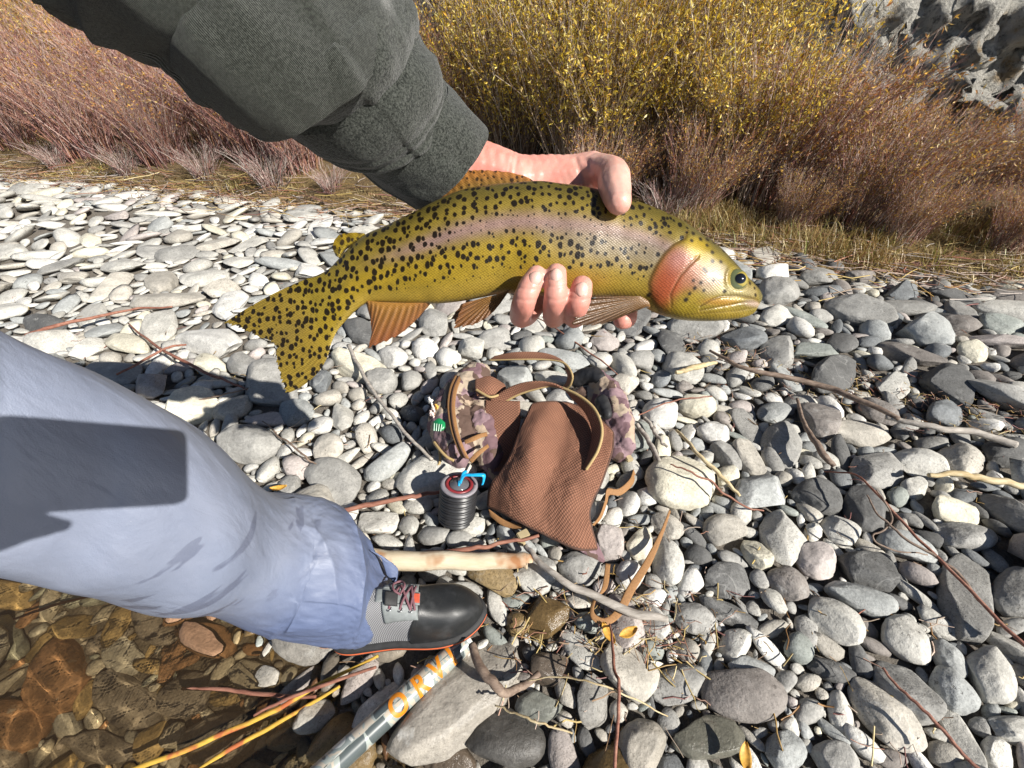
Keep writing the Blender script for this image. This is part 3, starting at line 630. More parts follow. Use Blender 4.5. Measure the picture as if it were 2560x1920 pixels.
for v_, f_, c_ in parts_: V_.append(v_); F_.append(f_ + off); off += len(v_); Cc.append(c_)
g_ = mk('dry_grass', np.concatenate(V_), np.concatenate(F_), M_GRASS, col=np.concatenate(Cc)); tag(g_, 'straw-coloured dry grass along the foot of the bank', 'grass', kind='stuff')
# plant litter: fine dead stalks washed up in a line along the gravel edge
r_ = np.random.default_rng(51); n = 2600
x = r_.uniform(-7, 4.6, n); o = np.abs(r_.normal(0, .16, n)) * np.where(r_.uniform(size=n) < .75, 1, -1); y = 2.84 - .333 * x + o / .949; a = r_.normal(-.32, .55, n); L = r_.uniform(.05, .32, n); t = np.linspace(-.5, .5, 4)
pts = np.stack([x[:, None] + np.cos(a)[:, None] * L[:, None] * t, y[:, None] + np.sin(a)[:, None] * L[:, None] * t + r_.normal(0, .008, (n, 4)), (gz(x, y) + r_.uniform(.012, .06, n))[:, None] + r_.normal(0, .006, (n, 4))], -1)
V_, F_, i_ = tubes(pts, np.full((n, 4), 1.) * r_.uniform(.0012, .0035, (n, 1)), 3)
lit = mk('plant_litter', V_, F_, M_STEM, col=pick(r_, GRY + BRN + STRAW + RED, n)[i_]); tag(lit, 'washed-up dead stalks strewn along the gravel edge', 'plant litter', kind='stuff')

# ================================================================== PERSON (left arm, left leg, and the body out of frame)
person = thing('person', 'angler in dark green hooded sweatshirt and blue-grey waders holding the trout with one hand', 'person', (-.33, .38, .0))
D = .37   # the fish hangs this far along the viewing axis

b = NB('skin'); v = b.pos()
c = b.mix(b.rng(b.noise(v, 45, 4, .6), .35, .65), (.60, .325, .26), (.70, .45, .37)); c = b.mix(b.rng(b.noise(v, 18, 3), .45, .7), c, (.62, .24, .19))
cr = b.rng(b.noise(b.n('Mapping', {'Vector': v, 'Scale': (60, 60, 240)}).outputs[0], 1, 3, .6), .35, .65)
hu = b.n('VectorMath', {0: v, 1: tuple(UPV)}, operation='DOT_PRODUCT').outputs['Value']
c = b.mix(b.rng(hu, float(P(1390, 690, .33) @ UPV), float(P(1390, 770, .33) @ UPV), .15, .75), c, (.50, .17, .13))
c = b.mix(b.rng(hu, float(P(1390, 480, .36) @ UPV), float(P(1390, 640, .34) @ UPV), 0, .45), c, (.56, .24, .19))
b.p(Base_Color=c, Roughness=.42, Normal=b.bump(b.math('ADD', b.noise(v, 900, 3, .6), b.math('MULTIPLY', cr, .25)), .16, .0012))
b.b.inputs['Subsurface Weight'].default_value = .18; b.b.inputs['Subsurface Radius'].default_value = (.012, .004, .002); b.b.inputs['Subsurface Scale'].default_value = .35; M_SKIN = b.m
M_NAIL = plain('nail', (.66, .40, .34), .28, .04, 60, .03)

def q(*a): return [P(x, y, d) for x, y, d in a]
chains = [
 (q((1085, 395, .415), (1180, 425, .42), (1290, 458, .422)), (.034, .031, .0275)),                       # forearm to wrist
 (q((1290, 458, .424), (1360, 452, .424), (1425, 450, .422), (1478, 438, .416)), (.0265, .0245, .0240, .0222)),  # heel of the thumb
 (q((1474, 438, .416), (1508, 432, .398), (1532, 439, .376), (1537, 470, .352), (1547, 506, .336)), (.0205, .0165, .0152, .0142, .0104)),   # thumb
 (q((1300, 470, .43), (1370, 560, .447), (1400, 640, .445)), (.028, .030, .022)),
 (q((1340, 470, .43), (1430, 560, .447), (1470, 640, .445)), (.026, .028, .020)),
 (q((1400, 650, .443), (1335, 768, .43), (1304, 792, .385), (1308, 762, .341), (1322, 722, .3325), (1341, 690, .335)), (.0125, .0108, .0105, .0104, .0098, .0088)),
 (q((1432, 645, .443), (1395, 772, .43), (1384, 794, .385), (1386, 758, .338), (1390, 720, .330), (1391, 684, .333)), (.0125, .0106, .0100, .0098, .0092, .0086)),
 (q((1466, 640, .443), (1450, 770, .43), (1436, 794, .385), (1441, 768, .341), (1449, 742, .333), (1455, 716, .3345)), (.0125, .0108, .0102, .0102, .0098, .0090)),
 (q((1490, 630, .443), (1560, 740, .43), (1567, 792, .405), (1556, 800, .392)), (.012, .0105, .010, .009)),
]
CREASE = [[(1282, 716), (1318, 724), (1350, 722)], [(1360, 712), (1390, 719), (1422, 713)], [(1420, 742), (1450, 750), (1484, 745)], [(1284, 380), (1276, 410), (1268, 450)], [(1296, 384), (1289, 415), (1282, 455)], [(1440, 400), (1452, 440), (1455, 475)], [(1470, 405), (1482, 440), (1480, 480)],
          [(1285, 745), (1310, 752), (1340, 750)], [(1362, 745), (1388, 751), (1416, 746)]]
def hand_disp(co):
    hx, hy, hd_ = proj(co); qq = np.stack([hx, hy], -1); d_ = np.zeros(len(co))
    for k_, cr_ in enumerate(CREASE): d_ -= (.00045 if k_ not in (5, 6) else .0012) * np.exp(-(pdist(qq, cr_) / (3.2 if k_ not in (5, 6) else 7)) ** 2)
    return d_ + .00018 * fbm(co * 160, 5, 3)
hand = blob(chains, .0013, 7, hand_disp)
# the rest of the body, out of frame (it only throws shadow here)
PH = lambda *p: [C0 + RGT * a_ + UPV * b_ - FWD * f_ for a_, b_, f_ in p]
B = lambda *p: [np.array(x, float) for x in p]
rest = blob([
 (B((-.13, .43, .955), (-.256, .376, 1.07)), (.036, .042)), (B((-.256, .376, 1.07), (-.46, .22, 1.27)), (.044, .052)),
 (B((-.46, .2, 1.27), (-.5, .02, 1.3), (-.5, -.18, 1.27)), (.06, .075, .06)), (B((-.5, .02, 1.22), (-.6, .03, 1.0), (-.68, .03, .84)), (.14, .13, .14)),
 (B((-.5, -.2, 1.27), (-.42, -.3, 1.05), (-.22, -.17, .99), tuple(C0 + RGT * -.125 - UPV * .05 - FWD * .065)), (.052, .045, .036, .028)),
 (B((-.47, .01, 1.34), (-.43, .0, 1.43)), (.055, .052)), (B((-.41, 0, 1.52), (-.38, 0, 1.56)), (.085, .088)), (B((-.34, 0, 1.48), (-.33, 0, 1.46)), (.055, .045)), (B((-.285, 0, 1.52), (-.272, 0, 1.505)), (.014, .016)),
 (PH((-.125, -.05, .065), (-.10, -.035, .035)), (.03, .022)), (PH((-.11, -.045, .035), (-.15, -.01, .045), (-.19, .01, .07), (-.22, -.02, .13)), (.024, .034, .036, .034)), (PH((-.16, .0, .04), (-.15, .035, .03), (-.125, .048, .018)), (.016, .013, .010)), (PH((-.085, -.05, .04), (-.075, -.052, .018), (-.075, -.049, .012)), (.010, .009, .008)), (PH((-.105, -.05, .04), (-.10, -.054, .018), (-.10, -.05, .012)), (.010, .009, .008)), (PH((-.10, -.02, .04), (-.07, .0, .025), (-.05, .01, .022)), (.012, .010, .008))], .007, 6)
body = ob('body', join_meshes([hand, rest]), M_SKIN, None); adopt(body, person)
# nails on the three fingertips in view
for (x, y, d, ang) in ((1338, 694, .3228, 30), (1391, 688, .3214, 2), (1455, 722, .3226, 18)):
    n_ = 14; u = np.linspace(-1, 1, n_); U, W = np.meshgrid(u, u); rx, ry = .0052, .0058
    k = np.sqrt(np.maximum(0, 1 - U ** 2 * .5)); k2 = np.sqrt(np.maximum(0, 1 - W ** 2 * .5)); xx = U * k2 * rx; yy = W * k * ry
    ca, sa = math.cos(R(ang)), math.sin(R(ang)); c_ = P(x, y, d)
    V = c_ + (xx * ca + yy * sa)[..., None] * RGT + (-xx * sa + yy * ca)[..., None] * UPV + (-.0004 + .0030 * U ** 2 + .0016 * W ** 2)[..., None] * FWD
    nail = solid('fingernail', V, .0009, M_NAIL); adopt(nail, person)
nl = blob([(q((1290, 392, .405), (1283, 440, .394), (1290, 480, .398)), (.0012, .0012, .0012))], .0008, 2)

# ---- sleeve of the sweatshirt
b = NB('fleece'); v = b.pos(); a = b.att('col')
k1 = b.noise(v, 620, 3, .75); k2 = b.noise(v, 190, 4, .7)
wv = b.n('TexWave', {'Vector': b.uv(), 'Scale': 170.0, 'Distortion': .6, 'Detail': 1.0, 'Detail Scale': 2.0}, wave_type='BANDS', bands_direction='X').outputs[1]
c = b.mix(b.rng(k1, .40, .62), (.008, .010, .008), (.062, .067, .058)); c = b.mix(b.math('MULTIPLY', b.rng(k2, .5, .7), .35), c, (.085, .09, .08))
knit = b.math('MULTIPLY', a.outputs['Color'], wv)
c = b.mix(b.math('MULTIPLY', knit, .35), c, (.095, .102, .082))
h = b.math('ADD', b.math('MULTIPLY', k1, 1.0), b.math('MULTIPLY', knit, .6))
b.p(Base_Color=c, Roughness=.95, Normal=b.bump(b.math('ADD', h, b.math('MULTIPLY', k2, .6)), .8, .0016)); b.b.inputs['Sheen Weight'].default_value = .25; b.b.inputs['Specular IOR Level'].default_value = .1
M_FLEECE = b.m
SL = [((1203, 316), (1045, 520), .410), ((1159, 262), (950, 466), .39), ((1105, 197), (859, 405), .37), ((1083, 154), (770, 368), .35), ((1036, 74), (690, 316), .335), ((1000, 7), (633, 287), .32),
      ((960, -70), (588, 281), .31), ((910, -150), (525, 262), .295), ((830, -230), (450, 203), .285), ((720, -330), (370, 150), .27), ((600, -430), (271, 99), .26), ((450, -540), (203, 45), .25), ((250, -640), (95, 5), .24)]
top = np.array([P(t[0], t[1], d) for t, b_, d in SL]); bot = np.array([P(b_[0], b_[1], d) for t, b_, d in SL])
def sleeve_uv(n, m): return np.stack(np.meshgrid(np.linspace(0, 1, m), np.linspace(0, 1, n)), -1)
# cuff: stations 0..5, turned back over the arm, and the knitted sleeve bellying out of it behind the seam
V, c_, th = loft(top[:6], bot[:6], 220, 200)
s = np.linspace(0, 1, 220)[:, None]; rad = V - c_[:, None]
dsp = .0022 * fbm(np.stack([np.cos(th) * 2 + 0 * s, np.sin(th) * 2 + 0 * s, s * 5 + 0 * th], -1), 61, 3)
dsp = dsp - .0022 * np.exp(-((s - .56 - .02 * np.sin(th)) / .012) ** 2) - .0016 * np.exp(-((s - .585 - .02 * np.sin(th)) / .006) ** 2)   # stitched seam
dsp = dsp + .004 * np.exp(-((s - .62) / .05) ** 2) * np.sin(th * 1 + 2.4).clip(0) - .007 * sst(.9, 1.0, s)
dsp = dsp - .012 * np.exp(-(((th[None] - 2.75) / .22) ** 2)) * sst(.1, .35, s) * 0.5
V = V + rad / np.linalg.norm(rad, axis=-1, keepdims=True) * dsp[..., None]
inn = V[0] + (c_[0] - V[0]) * .10; V = np.concatenate([(V[6] * .0 + c_[12] + (V[12] - c_[12]) * .86)[None], inn[None], (V[0] + (c_[0] - V[0]) * .03)[None], V])
n_ = len(V); cuff = mk('sleeve_cuff', V, gridF(n_, 200, True), M_FLEECE, None, col=np.zeros((n_ * 200, 3)), uv=sleeve_uv(n_, 200)); adopt(cuff, person)
ext_c = np.array([(-.30, .34, 1.13), (-.38, .28, 1.20), (-.47, .20, 1.26)]); 
V, c_, th = loft(top[4:], bot[4:], 260, 200)
s = np.linspace(0, 1, 260)[:, None]; rad = V - c_[:, None]; L_ = np.linalg.norm(rad, axis=-1, keepdims=True)
base_in = -.012 * sst(.075, .0, s) + .005 * sst(.06, .13, s) * (1 - sst(.3, .8, s) * .6)
lowlobe = .5 - .5 * np.cos(th)[None]
dsp = base_in + .003 * np.exp(-((s - .26) / .07) ** 2) * lowlobe - .004 * np.exp(-((s - .46) / .09) ** 2) * lowlobe + .0025 * np.sin(s * 21 + th[None] * 1.5) * sst(.2, .5, s)
dsp = dsp - .005 * np.exp(-((s - .44 - .16 * np.sin(th[None] - 1.2)) / .065) ** 2) + .006 * fbm(np.stack([np.cos(th) * 1.6 + 0 * s, np.sin(th) * 1.6 + 0 * s, s * 5 + 0 * th], -1), 63, 3)
V = V + rad / L_ * dsp[..., None]
sl_ = mk('sleeve', V, gridF(260, 200, True), M_FLEECE, None, col=np.tile((sst(.12, .2, s) + 0 * th)[..., None], (1, 1, 3)), uv=sleeve_uv(260, 200)); adopt(sl_, person)
hood = blob([(B((-.22, .385, 1.06), (-.33, .31, 1.16), (-.46, .21, 1.28)), (.075, .078, .085)), (B((-.46, .2, 1.27), (-.5, .02, 1.31), (-.5, -.19, 1.27)), (.085, .11, .085)),
             (B((-.5, .02, 1.22), (-.58, .03, 1.03), (-.64, .03, .9)), (.17, .165, .17)), (B((-.5, -.2, 1.27), (-.42, -.3, 1.06), (-.2, -.17, .99)), (.08, .07, .052)), (B((-.56, 0, 1.38), (-.6, 0, 1.33)), (.09, .1))], .008, 8)
adopt(ob('sweatshirt', hood, M_FLEECE, None), person)
cap = blob([(B((-.41, 0, 1.575), (-.40, 0, 1.58)), (.1, .1)), (B((-.30, -.03, 1.575), (-.24, 0, 1.56), (-.30, .03, 1.575)), (.012, .010, .012))], .005, 3)
adopt(ob('cap', cap, plain('cap_cloth', (.08, .09, .08), .9), None), person)

# ---- waders
b = NB('wader_cloth'); v = b.pos()
st = b.n('Mapping', {'Vector': v, 'Scale': (6, 6, 3)}).outputs[0]
c = b.mix(b.rng(b.noise(st, 1.2, 4, .6), .35, .65), (.165, .19, .258), (.20, .222, .288))
zz = b.n('SeparateXYZ', {0: v}).outputs[2]
low = b.rng(b.math('ADD', zz, b.math('MULTIPLY', b.noise(v, 7, 3), .16)), .30, .46, 1, 0)
c = b.mix(b.math('MULTIPLY', low, .8), c, (.070, .098, .192))                     # lower leg is darker and bluer
zw = b.n('SeparateXYZ', {0: v}).outputs[2]
wetm = b.math('MULTIPLY', b.math('MULTIPLY', b.rng(zw, .30, .36), b.rng(zw, .62, .52)), b.rng(b.noise(b.n('Mapping', {'Vector': v, 'Scale': (9, 9, 26), 'Location': (.4, .2, .1)}).outputs[0], 1, 3, .5, .4), .615, .64))
c = b.mix(b.math('MULTIPLY', wetm, .55), c, (.07, .08, .125))                                              # damp smears
spk = b.math('MULTIPLY', b.rng(b.noise(v, 420, 2, .5), .74, .78), .5); c = b.mix(spk, c, (.3, .32, .36))
wrk = b.noise(b.n('Mapping', {'Vector': v, 'Rotation': (.3, .5, .4), 'Scale': (7, 22, 9)}).outputs[0], 1, 4, .55, .5)
h = b.math('ADD', b.math('MULTIPLY', b.noise(v, 700, 2, .5), .12), b.math('ADD', b.math('MULTIPLY', b.noise(v, 30, 4, .5), .4), b.math('MULTIPLY', wrk, 1.6)))
b.p(Base_Color=c, Roughness=b.rng(wetm, 0, 1, .50, .3), Normal=b.bump(h, .5, .006)); b.b.inputs['Specular IOR Level'].default_value = .4; M_WADER = b.m
LG = [((-260, 640), (-330, 1330), .31), ((-110, 755), (-200, 1392), .35), ((60, 850), (-50, 1434), .39), ((212, 912), (70, 1462), .44), ((330, 970), (165, 1483), .48), ((447, 1036), (259, 1508), .54), ((530, 1087), (343, 1520), .59), ((602, 1168), (440, 1508), .65),
      ((658, 1217), (512, 1522), .70), ((705, 1244), (583, 1554), .745), ((770, 1250), (655, 1556), .785), ((823, 1254), (740, 1580), .815), ((872, 1280), (815, 1594), .845), ((905, 1328), (862, 1600), .865), ((940, 1384), (899, 1602), .88), ((972, 1425), (930, 1585), .892)]
top = np.array([P(t[0], t[1], d) for t, b_, d in LG]); bot = np.array([P(b_[0], b_[1], d) for t, b_, d in LG])
NS, NT = 420, 300
V, c_, th = loft(top, bot, NS, NT, k=(.50, .55, .68, .82, .95, 1, 1, 1, 1, .95, .95, .9, .9))
dirh = c_[0] - c_[70]; dirh /= np.linalg.norm(dirh); dirh = dirh + np.array([-.55, 0, 0]); ex_ = np.linspace(.36, .004, 60)[:, None, None] * dirh
VX = np.concatenate([V[0][None] + ex_[:, :, :], V, np.repeat(V[-1:], 40, 0)]); kw_ = np.exp(-(np.arange(-40, 41) / 16.) ** 2); kw_ /= kw_.sum()
VS = sum(kw_[k_] * VX[k_ + 20 - 0:k_ + 20 + NS] for k_ in range(81)) if False else np.stack([np.tensordot(kw_, VX[i_ + 20:i_ + 101], (0, 0)) for i_ in range(NS)])
wl_ = sst(.72, .5, np.linspace(0, 1, NS))[:, None, None]; V = V * (1 - wl_) + VS * wl_; c_ = V.mean(1)
s = np.linspace(0, 1, NS)[:, None]; T = th[None]; rad = V - c_[:, None]; L_ = np.linalg.norm(rad, axis=-1, keepdims=True)
low = sst(.52, .70, s)
def ridge(x): return (1 - np.abs(np.sin(x))) ** 2.2
fld = .0075 * ridge(s * 22 + T * 1.9 + 1.4 * np.sin(T * 2 + s * 7)) * low * (.5 + .5 * np.sin(T * 2.3 + s * 13)) ** 1.5
fld += .0075 * ridge(s * 12 - T * 2.6 + .8 + 1.1 * np.sin(s * 15 + T)) * low * (.5 + .5 * np.cos(T * 1.7 - 1 + s * 8)) ** 1.5
fld += .004 * fbm(np.stack([np.cos(T) * 2.2 + 0 * s, np.sin(T) * 2.2 + 0 * s, s * 9 + T * .8], -1), 71, 4) * (.3 + low)
fld += .005 * (.5 + .5 * np.sin(s * 11 + T * 1.8 + 1.2 * np.sin(T - s * 6))) ** 3 * (1 - low) * (.5 - .5 * np.cos(T + .8))
fld = fld * sst(0, .16, s)
seam = .0022 * np.exp(-((T - (math.pi + .55 + .25 * s)) / .015) ** 2)
V = V + rad / L_ * (fld + seam - .004)[..., None]
V = np.concatenate([(c_[0] + (V[0] - c_[0]) * 1.0 + dirh * k_)[None] for k_ in np.linspace(.34, .003, 40)] + [V])
hem_in = c_[-1] + (V[-1] - c_[-1]) * .93
V = np.concatenate([V, hem_in[None], (c_[-8] + (V[-9] - c_[-9]) * .8)[None]])
leg = mk('wader_leg', V, gridF(len(V), NT, True), M_WADER, None); adopt(leg, person)
# loose gaiter tab over the instep
tabV = surf([[(925, 1375, .215), (950, 1392, .20), (968, 1440, .16)], [(945, 1388, .205), (972, 1405, .185), (982, 1452, .15)], [(962, 1405, .19), (994, 1421, .165), (990, 1462, .14)]], 24, 24)
adopt(solid('gaiter_tab', tabV, .003, M_WADER), person)
seat = blob([(B((-.62, .18, .84), (-.66, .03, .88), (-.66, -.10, .84)), (.145, .17, .145)), (B((-.64, .17, .85), (-.62, .19, .83)), (.125, .115)), (B((-.68, -.1, .84), (-.85, -.2, .46), (-1.02, -.3, -.1)), (.14, .115, .1)), (B((-.62, .02, .95), (-.56, .02, 1.08)), (.175, .175))], .009, 6)
adopt(ob('waders', seat, M_WADER, None), person)

# ---- wading boot on the left foot
heel = np.array([-.375, .352]); toe = np.array([-.062, .392]); ax = (toe - heel); BL = np.linalg.norm(ax); ax /= BL; ay = np.array([-ax[1], ax[0]]); BZ = .036
def bw(x, y, z):
    x = np.asarray(x, float); y = np.asarray(y, float); z = np.asarray(z, float)
    tilt = .010 * (x / BL)
    return np.stack([heel[0] + ax[0] * x + ay[0] * y, heel[1] + ax[1] * x + ay[1] * y, BZ + z + tilt - .012], -1)
b = NB('boot_leather'); v = b.pos()
sc1 = b.rng(b.noise(v, 25, 5, .65), .5, .72); c = b.mix(b.math('MULTIPLY', sc1, .5), (.012, .013, .014), (.06, .062, .065))
c = b.mix(b.math('MULTIPLY', b.rng(b.noise(v, 700, 2), .70, .76), .5), c, (.22, .21, .2))
b.p(Base_Color=c, Roughness=b.rng(b.noise(v, 40, 4), .3, .7, .34, .55), Normal=b.bump(b.noise(v, 500, 4, .6), .25, .001)); M_LEA = b.m
M_RUB = plain('boot_rubber', (.018, .018, .019), .7, .3, 90, .5, 500)
b = NB('boot_mesh'); uvn = b.uv(); ck = b.n('TexChecker', {'Vector': uvn, 'Scale': 260.0, 'Color1': (.09, .09, .095, 1), 'Color2': (.30, .30, .31, 1)})
b.p(Base_Color=ck.outputs[0], Roughness=.9, Normal=b.bump(ck.outputs[1], .5, .001)); M_BMESH = b.m
M_GREY = plain('boot_grey', (.17, .185, .185), .6, .15, 120, .2, 800)
M_RED = plain('boot_red_web', (.42, .065, .03), .8, .15, 400, .4, 1500)
M_LACE = plain('boot_lace', (.16, .07, .085), .85, .35, 700, .5, 1800)
M_ORL = plain('sole_line', (.5, .10, .03), .7)
# half width of the sole and height of the upper along the boot (0 heel .. 1 toe)
xs = np.array([0, .04, .12, .25, .40, .52, .64, .74, .84, .92, .97, 1.0])
wl = np.array([.012, .030, .038, .037, .036, .042, .0475, .050, .047, .036, .022, .004]); wr = np.array([.012, .030, .038, .039, .040, .045, .050, .0505, .045, .032, .018, .004])
hz = np.array([.13, .15, .155, .155, .150, .128, .108, .094, .083, .070, .054, .030])
def boot_ring(n0, n1, n, m, inset=0., z0=.026, hs=1.0):
    u = np.linspace(n0, n1, n); W1 = crom(np.stack([xs, wl, wr, hz], -1), 400); a_ = np.interp(u, W1[:, 0], W1[:, 1]) - inset; b2 = np.interp(u, W1[:, 0], W1[:, 2]) - inset; hh_ = (np.interp(u, W1[:, 0], W1[:, 3]) * hs)
    ph = np.linspace(0, math.pi, m)
    cy_ = np.cos(ph); sy = np.sin(ph) ** .75
    yy = np.where(cy_[None] > 0, a_[:, None], b2[:, None]) * np.sign(cy_)[None] * np.abs(cy_)[None] ** .62
    zz_ = z0 + (hh_[:, None] - z0) * sy[None]
    return bw(u[:, None] * BL + 0 * yy, yy, zz_), u, ph
boot = ob('boot', None, None, None); boot.location = Vector(bw(.1, 0, 0)); adopt(boot, person)
def bpart(o):
    o.parent = boot; o.location = -(Vector(boot.location) + Vector(person.location)); return o
n, m = 70, 15
u = np.linspace(0, 1, 90); W1 = crom(np.stack([xs, wl, wr], -1), 400); aL = np.interp(u, W1[:, 0], W1[:, 1]); aR = np.interp(u, W1[:, 0], W1[:, 2])
out = np.concatenate([np.stack([u * BL, aL], -1), np.stack([u[::-1] * BL, -aR[::-1]], -1)])
def sole(name, prof, mat_):
    cen = np.array([.5 * BL, 0]); R_ = []
    for (g, z) in prof:
        o2 = out.copy(); nrm_ = np.gradient(out, axis=0); nrm_ = np.stack([-nrm_[:, 1], nrm_[:, 0]], -1); nrm_ /= np.linalg.norm(nrm_, axis=-1, keepdims=True) + 1e-9
        o2 = out + nrm_ * g; R_.append(bw(o2[:, 0], o2[:, 1], np.full(len(o2), z)))
    V = np.array(R_); V = np.concatenate([V, (V[-1].mean(0) + (V[-1] - V[-1].mean(0)) * .02)[None]]); V = np.concatenate([(V[0].mean(0) + (V[0] - V[0].mean(0)) * .02)[None], V])
    return bpart(mk(name, V, gridF(len(V), len(out), True), mat_, None))
sole('sole', [(.003, -.004), (.006, .0), (.006, .010), (.004, .0125), (.0075, .014), (.008, .020), (.006, .0245), (-.004, .026)], M_RUB)
sole('sole_line', [(.0066, .0055), (.0072, .0065), (.0072, .0085), (.0066, .0095)], M_ORL)
V, u, ph = boot_ring(0.0, .70, 90, 60, .0025); bpart(mk('upper', V, gridF(90, 60), M_BMESH, None, uv=np.stack(np.meshgrid(np.linspace(0, .3, 60), np.linspace(0, .4, 90)), -1)))
V, u, ph = boot_ring(.585, 1.0, 110, 80, .0)
uu = np.linspace(.585, 1, 110)[:, None]
rise = .0025 * (1 - sst(.585, .60, uu)) * -1 + .0055 * np.exp(-((uu - .82) / .11) ** 2) * np.sin(ph)[None]
V[..., 2] += rise; V[..., 2] += 0.0012 * np.exp(-((uu - .612) / .004) ** 2)
# cap edge sweeps back at the sides
V[..., 0] -= ax[0] * (.020 * np.cos(ph)[None] ** 2 * (1 - sst(.585, .78, uu))); V[..., 1] -= ax[1] * (.020 * np.cos(ph)[None] ** 2 * (1 - sst(.585, .78, uu)))
bpart(mk('toe_cap', V, gridF(110, 80), M_LEA, None))
def top_z(x, y):   # surface of the upper at boot coordinates
    f = x / BL; W = crom(np.stack([xs, wl, wr, hz], -1), 400); a_ = np.interp(f, W[:, 0], W[:, 1]); b2 = np.interp(f, W[:, 0], W[:, 2]); h_ = np.interp(f, W[:, 0], W[:, 3]); t = np.clip(np.abs(y) / np.where(y > 0, a_, b2), 0, .999) ** (1 / .62)
    return .026 + (h_ - .026) * np.sin(np.arccos(t)) ** .75
def patch(name, x0, x1, y0, y1, mt, lift=.003, thick=.003, nu=20, nv=24):
    xx, yy = np.meshgrid(np.linspace(x0, x1, nu), np.linspace(y0, y1, nv), indexing='ij'); return bpart(solid(name, bw(xx, yy, top_z(xx, yy) + lift), thick, mt))
patch('eyelet_stay', .40 * BL, .60 * BL, .012, .032, M_GREY); patch('eyelet_stay', .40 * BL, .60 * BL, -.036, -.014, M_GREY); patch('tongue', .36 * BL, .61 * BL, -.013, .012, M_GREY, .001)
patch('red_web', .555 * BL, .61 * BL, -.010, .008, M_RED, .0045, .003); patch('pull_tab', .42 * BL, .49 * BL, -.022, .002, M_RUB, .012, .005)
for k, x in enumerate((.44, .50, .56)):
    for y in (-.024, .022):
        p0 = bw(x * BL, y, top_z(x * BL, y) + .005); th_ = np.linspace(0, 2 * math.pi, 13)
        ring = np.stack([p0[0] + .0042 * np.cos(th_), p0[1] + .0042 * np.sin(th_), p0[2] + 0 * th_], -1); bpart(tube('eyelet', ring, .0013, plain('eyelet_metal', (.3, .31, .32), .35, Metallic=.8) if k == 0 and y < 0 else bpy.data.materials['eyelet_metal'], None, 26, 6))
for x0, x1 in ((.44, .50), (.50, .56), (.56, .585), (.585, .56), (.56, .50)):
    yy = np.linspace(-.024, .022, 9); xx = np.linspace(x0, x1, 9) * BL; zz_ = top_z(xx, yy) + .006 + .004 * np.sin(np.linspace(0, math.pi, 9)); bpart(tube('lace', bw(xx, yy, zz_), .0023, M_LACE, None, 30, 7))
bpart(tube('lace', bw(np.array([.5, .53, .50, .46, .47, .51]) * BL, np.array([.0, .012, .026, .018, .004, -.004]), np.array([.142, .150, .142, .150, .155, .148])), .0022, M_LACE, None, 40, 7))

# ---- the phone that takes the picture, in the other hand
ph_ = thing('smartphone', 'black smartphone held up by the angler, seen by its shadow on the waders', 'phone', C0 - FWD * .006)
bm = bmesh.new(); bmesh.ops.create_cube(bm, size=1); bmesh.ops.scale(bm, vec=(.170, .084, .008), verts=bm.verts)
ed = [e for e in bm.edges if abs(e.verts[0].co.z - e.verts[1].co.z) > .005]; bmesh.ops.bevel(bm, geom=ed, offset=.010, segments=6, affect='EDGES', profile=.5)
me = bpy.data.meshes.new('case'); bm.to_mesh(me); bm.free(); o = ob('case', me, plain('phone_black', (.02, .02, .022), .35), ph_)
o.rotation_euler = (R(90) - PITCH, 0, 0); o.location = Vector(RGT * -.0465 + UPV * .003)

# ================================================================== TROUT
trout = thing('trout', 'spotted olive-gold rainbow trout with pink cheek and side stripe held in the hand', 'fish', P(1300, 610, D))
SEC = np.array([((1904,738),(1902,750)),((1894,722),(1893,766)),((1870,702),(1878,786)),((1846,682),(1850,796)),((1823,657),(1812,801)),((1796,630),(1775,803)),((1769,608),(1740,802)),((1741,589),(1705,799)),((1714,569),(1670,791)),
 ((1683,550),(1635,778)),((1644,530),(1600,757)),((1605,515),(1565,746)),((1567,503),(1525,742)),((1520,488),(1480,742)),((1462,474),(1423,742)),((1400,466),(1360,739)),((1349,460),(1310,735)),((1290,463),(1260,732)),((1230,468),(1210,741)),
 ((1160,480),(1150,752)),((1098,503),(1100,757)),((1053,524),(1060,757)),((1010,543),(1015,756)),((960,565),(965,754)),((915,583),(920,754)),((875,612),(893,767)),((844,643),(870,788)),((818,668),(852,808)),((788,686),(835,830)),((760,693),(822,858)),((739,699),(814,877)),((715,709),(803,895))], float)
KT = np.array([.10,.20,.30,.33,.34,.34,.335,.33,.32,.31,.30,.295,.29,.285,.285,.285,.285,.28,.275,.27,.26,.25,.235,.22,.205,.18,.15,.115,.075,.042,.016,.004])
SEC = SEC[:30]; KT = KT[:30]
NA, NR, NTL = 620, 220, 150
sec = crom(SEC.reshape(len(SEC), 4), NA); tp = sec[:, :2]; bt = sec[:, 2:]; kt = crom(KT[:, None], NA)[:, 0]
c2 = (tp + bt) / 2; h2 = (tp - bt) / 2; hl = np.linalg.norm(h2, axis=-1)
phi = np.arange(NR) / NR * 2 * math.pi; cp = np.cos(phi); sp = np.sin(phi)
XY = c2[:, None] + h2[:, None] * cp[None, :, None]                                   # picture coordinates of every vertex
tt = (1 - cp)[None] / 2 + 0 * XY[..., 0]                                             # 0 back .. 1 belly
lat = (hl * 2 * kt)[:, None] * np.sign(sp)[None] * np.abs(sp)[None] ** .88 * (1 + .10 * np.cos(phi + .4))[None]
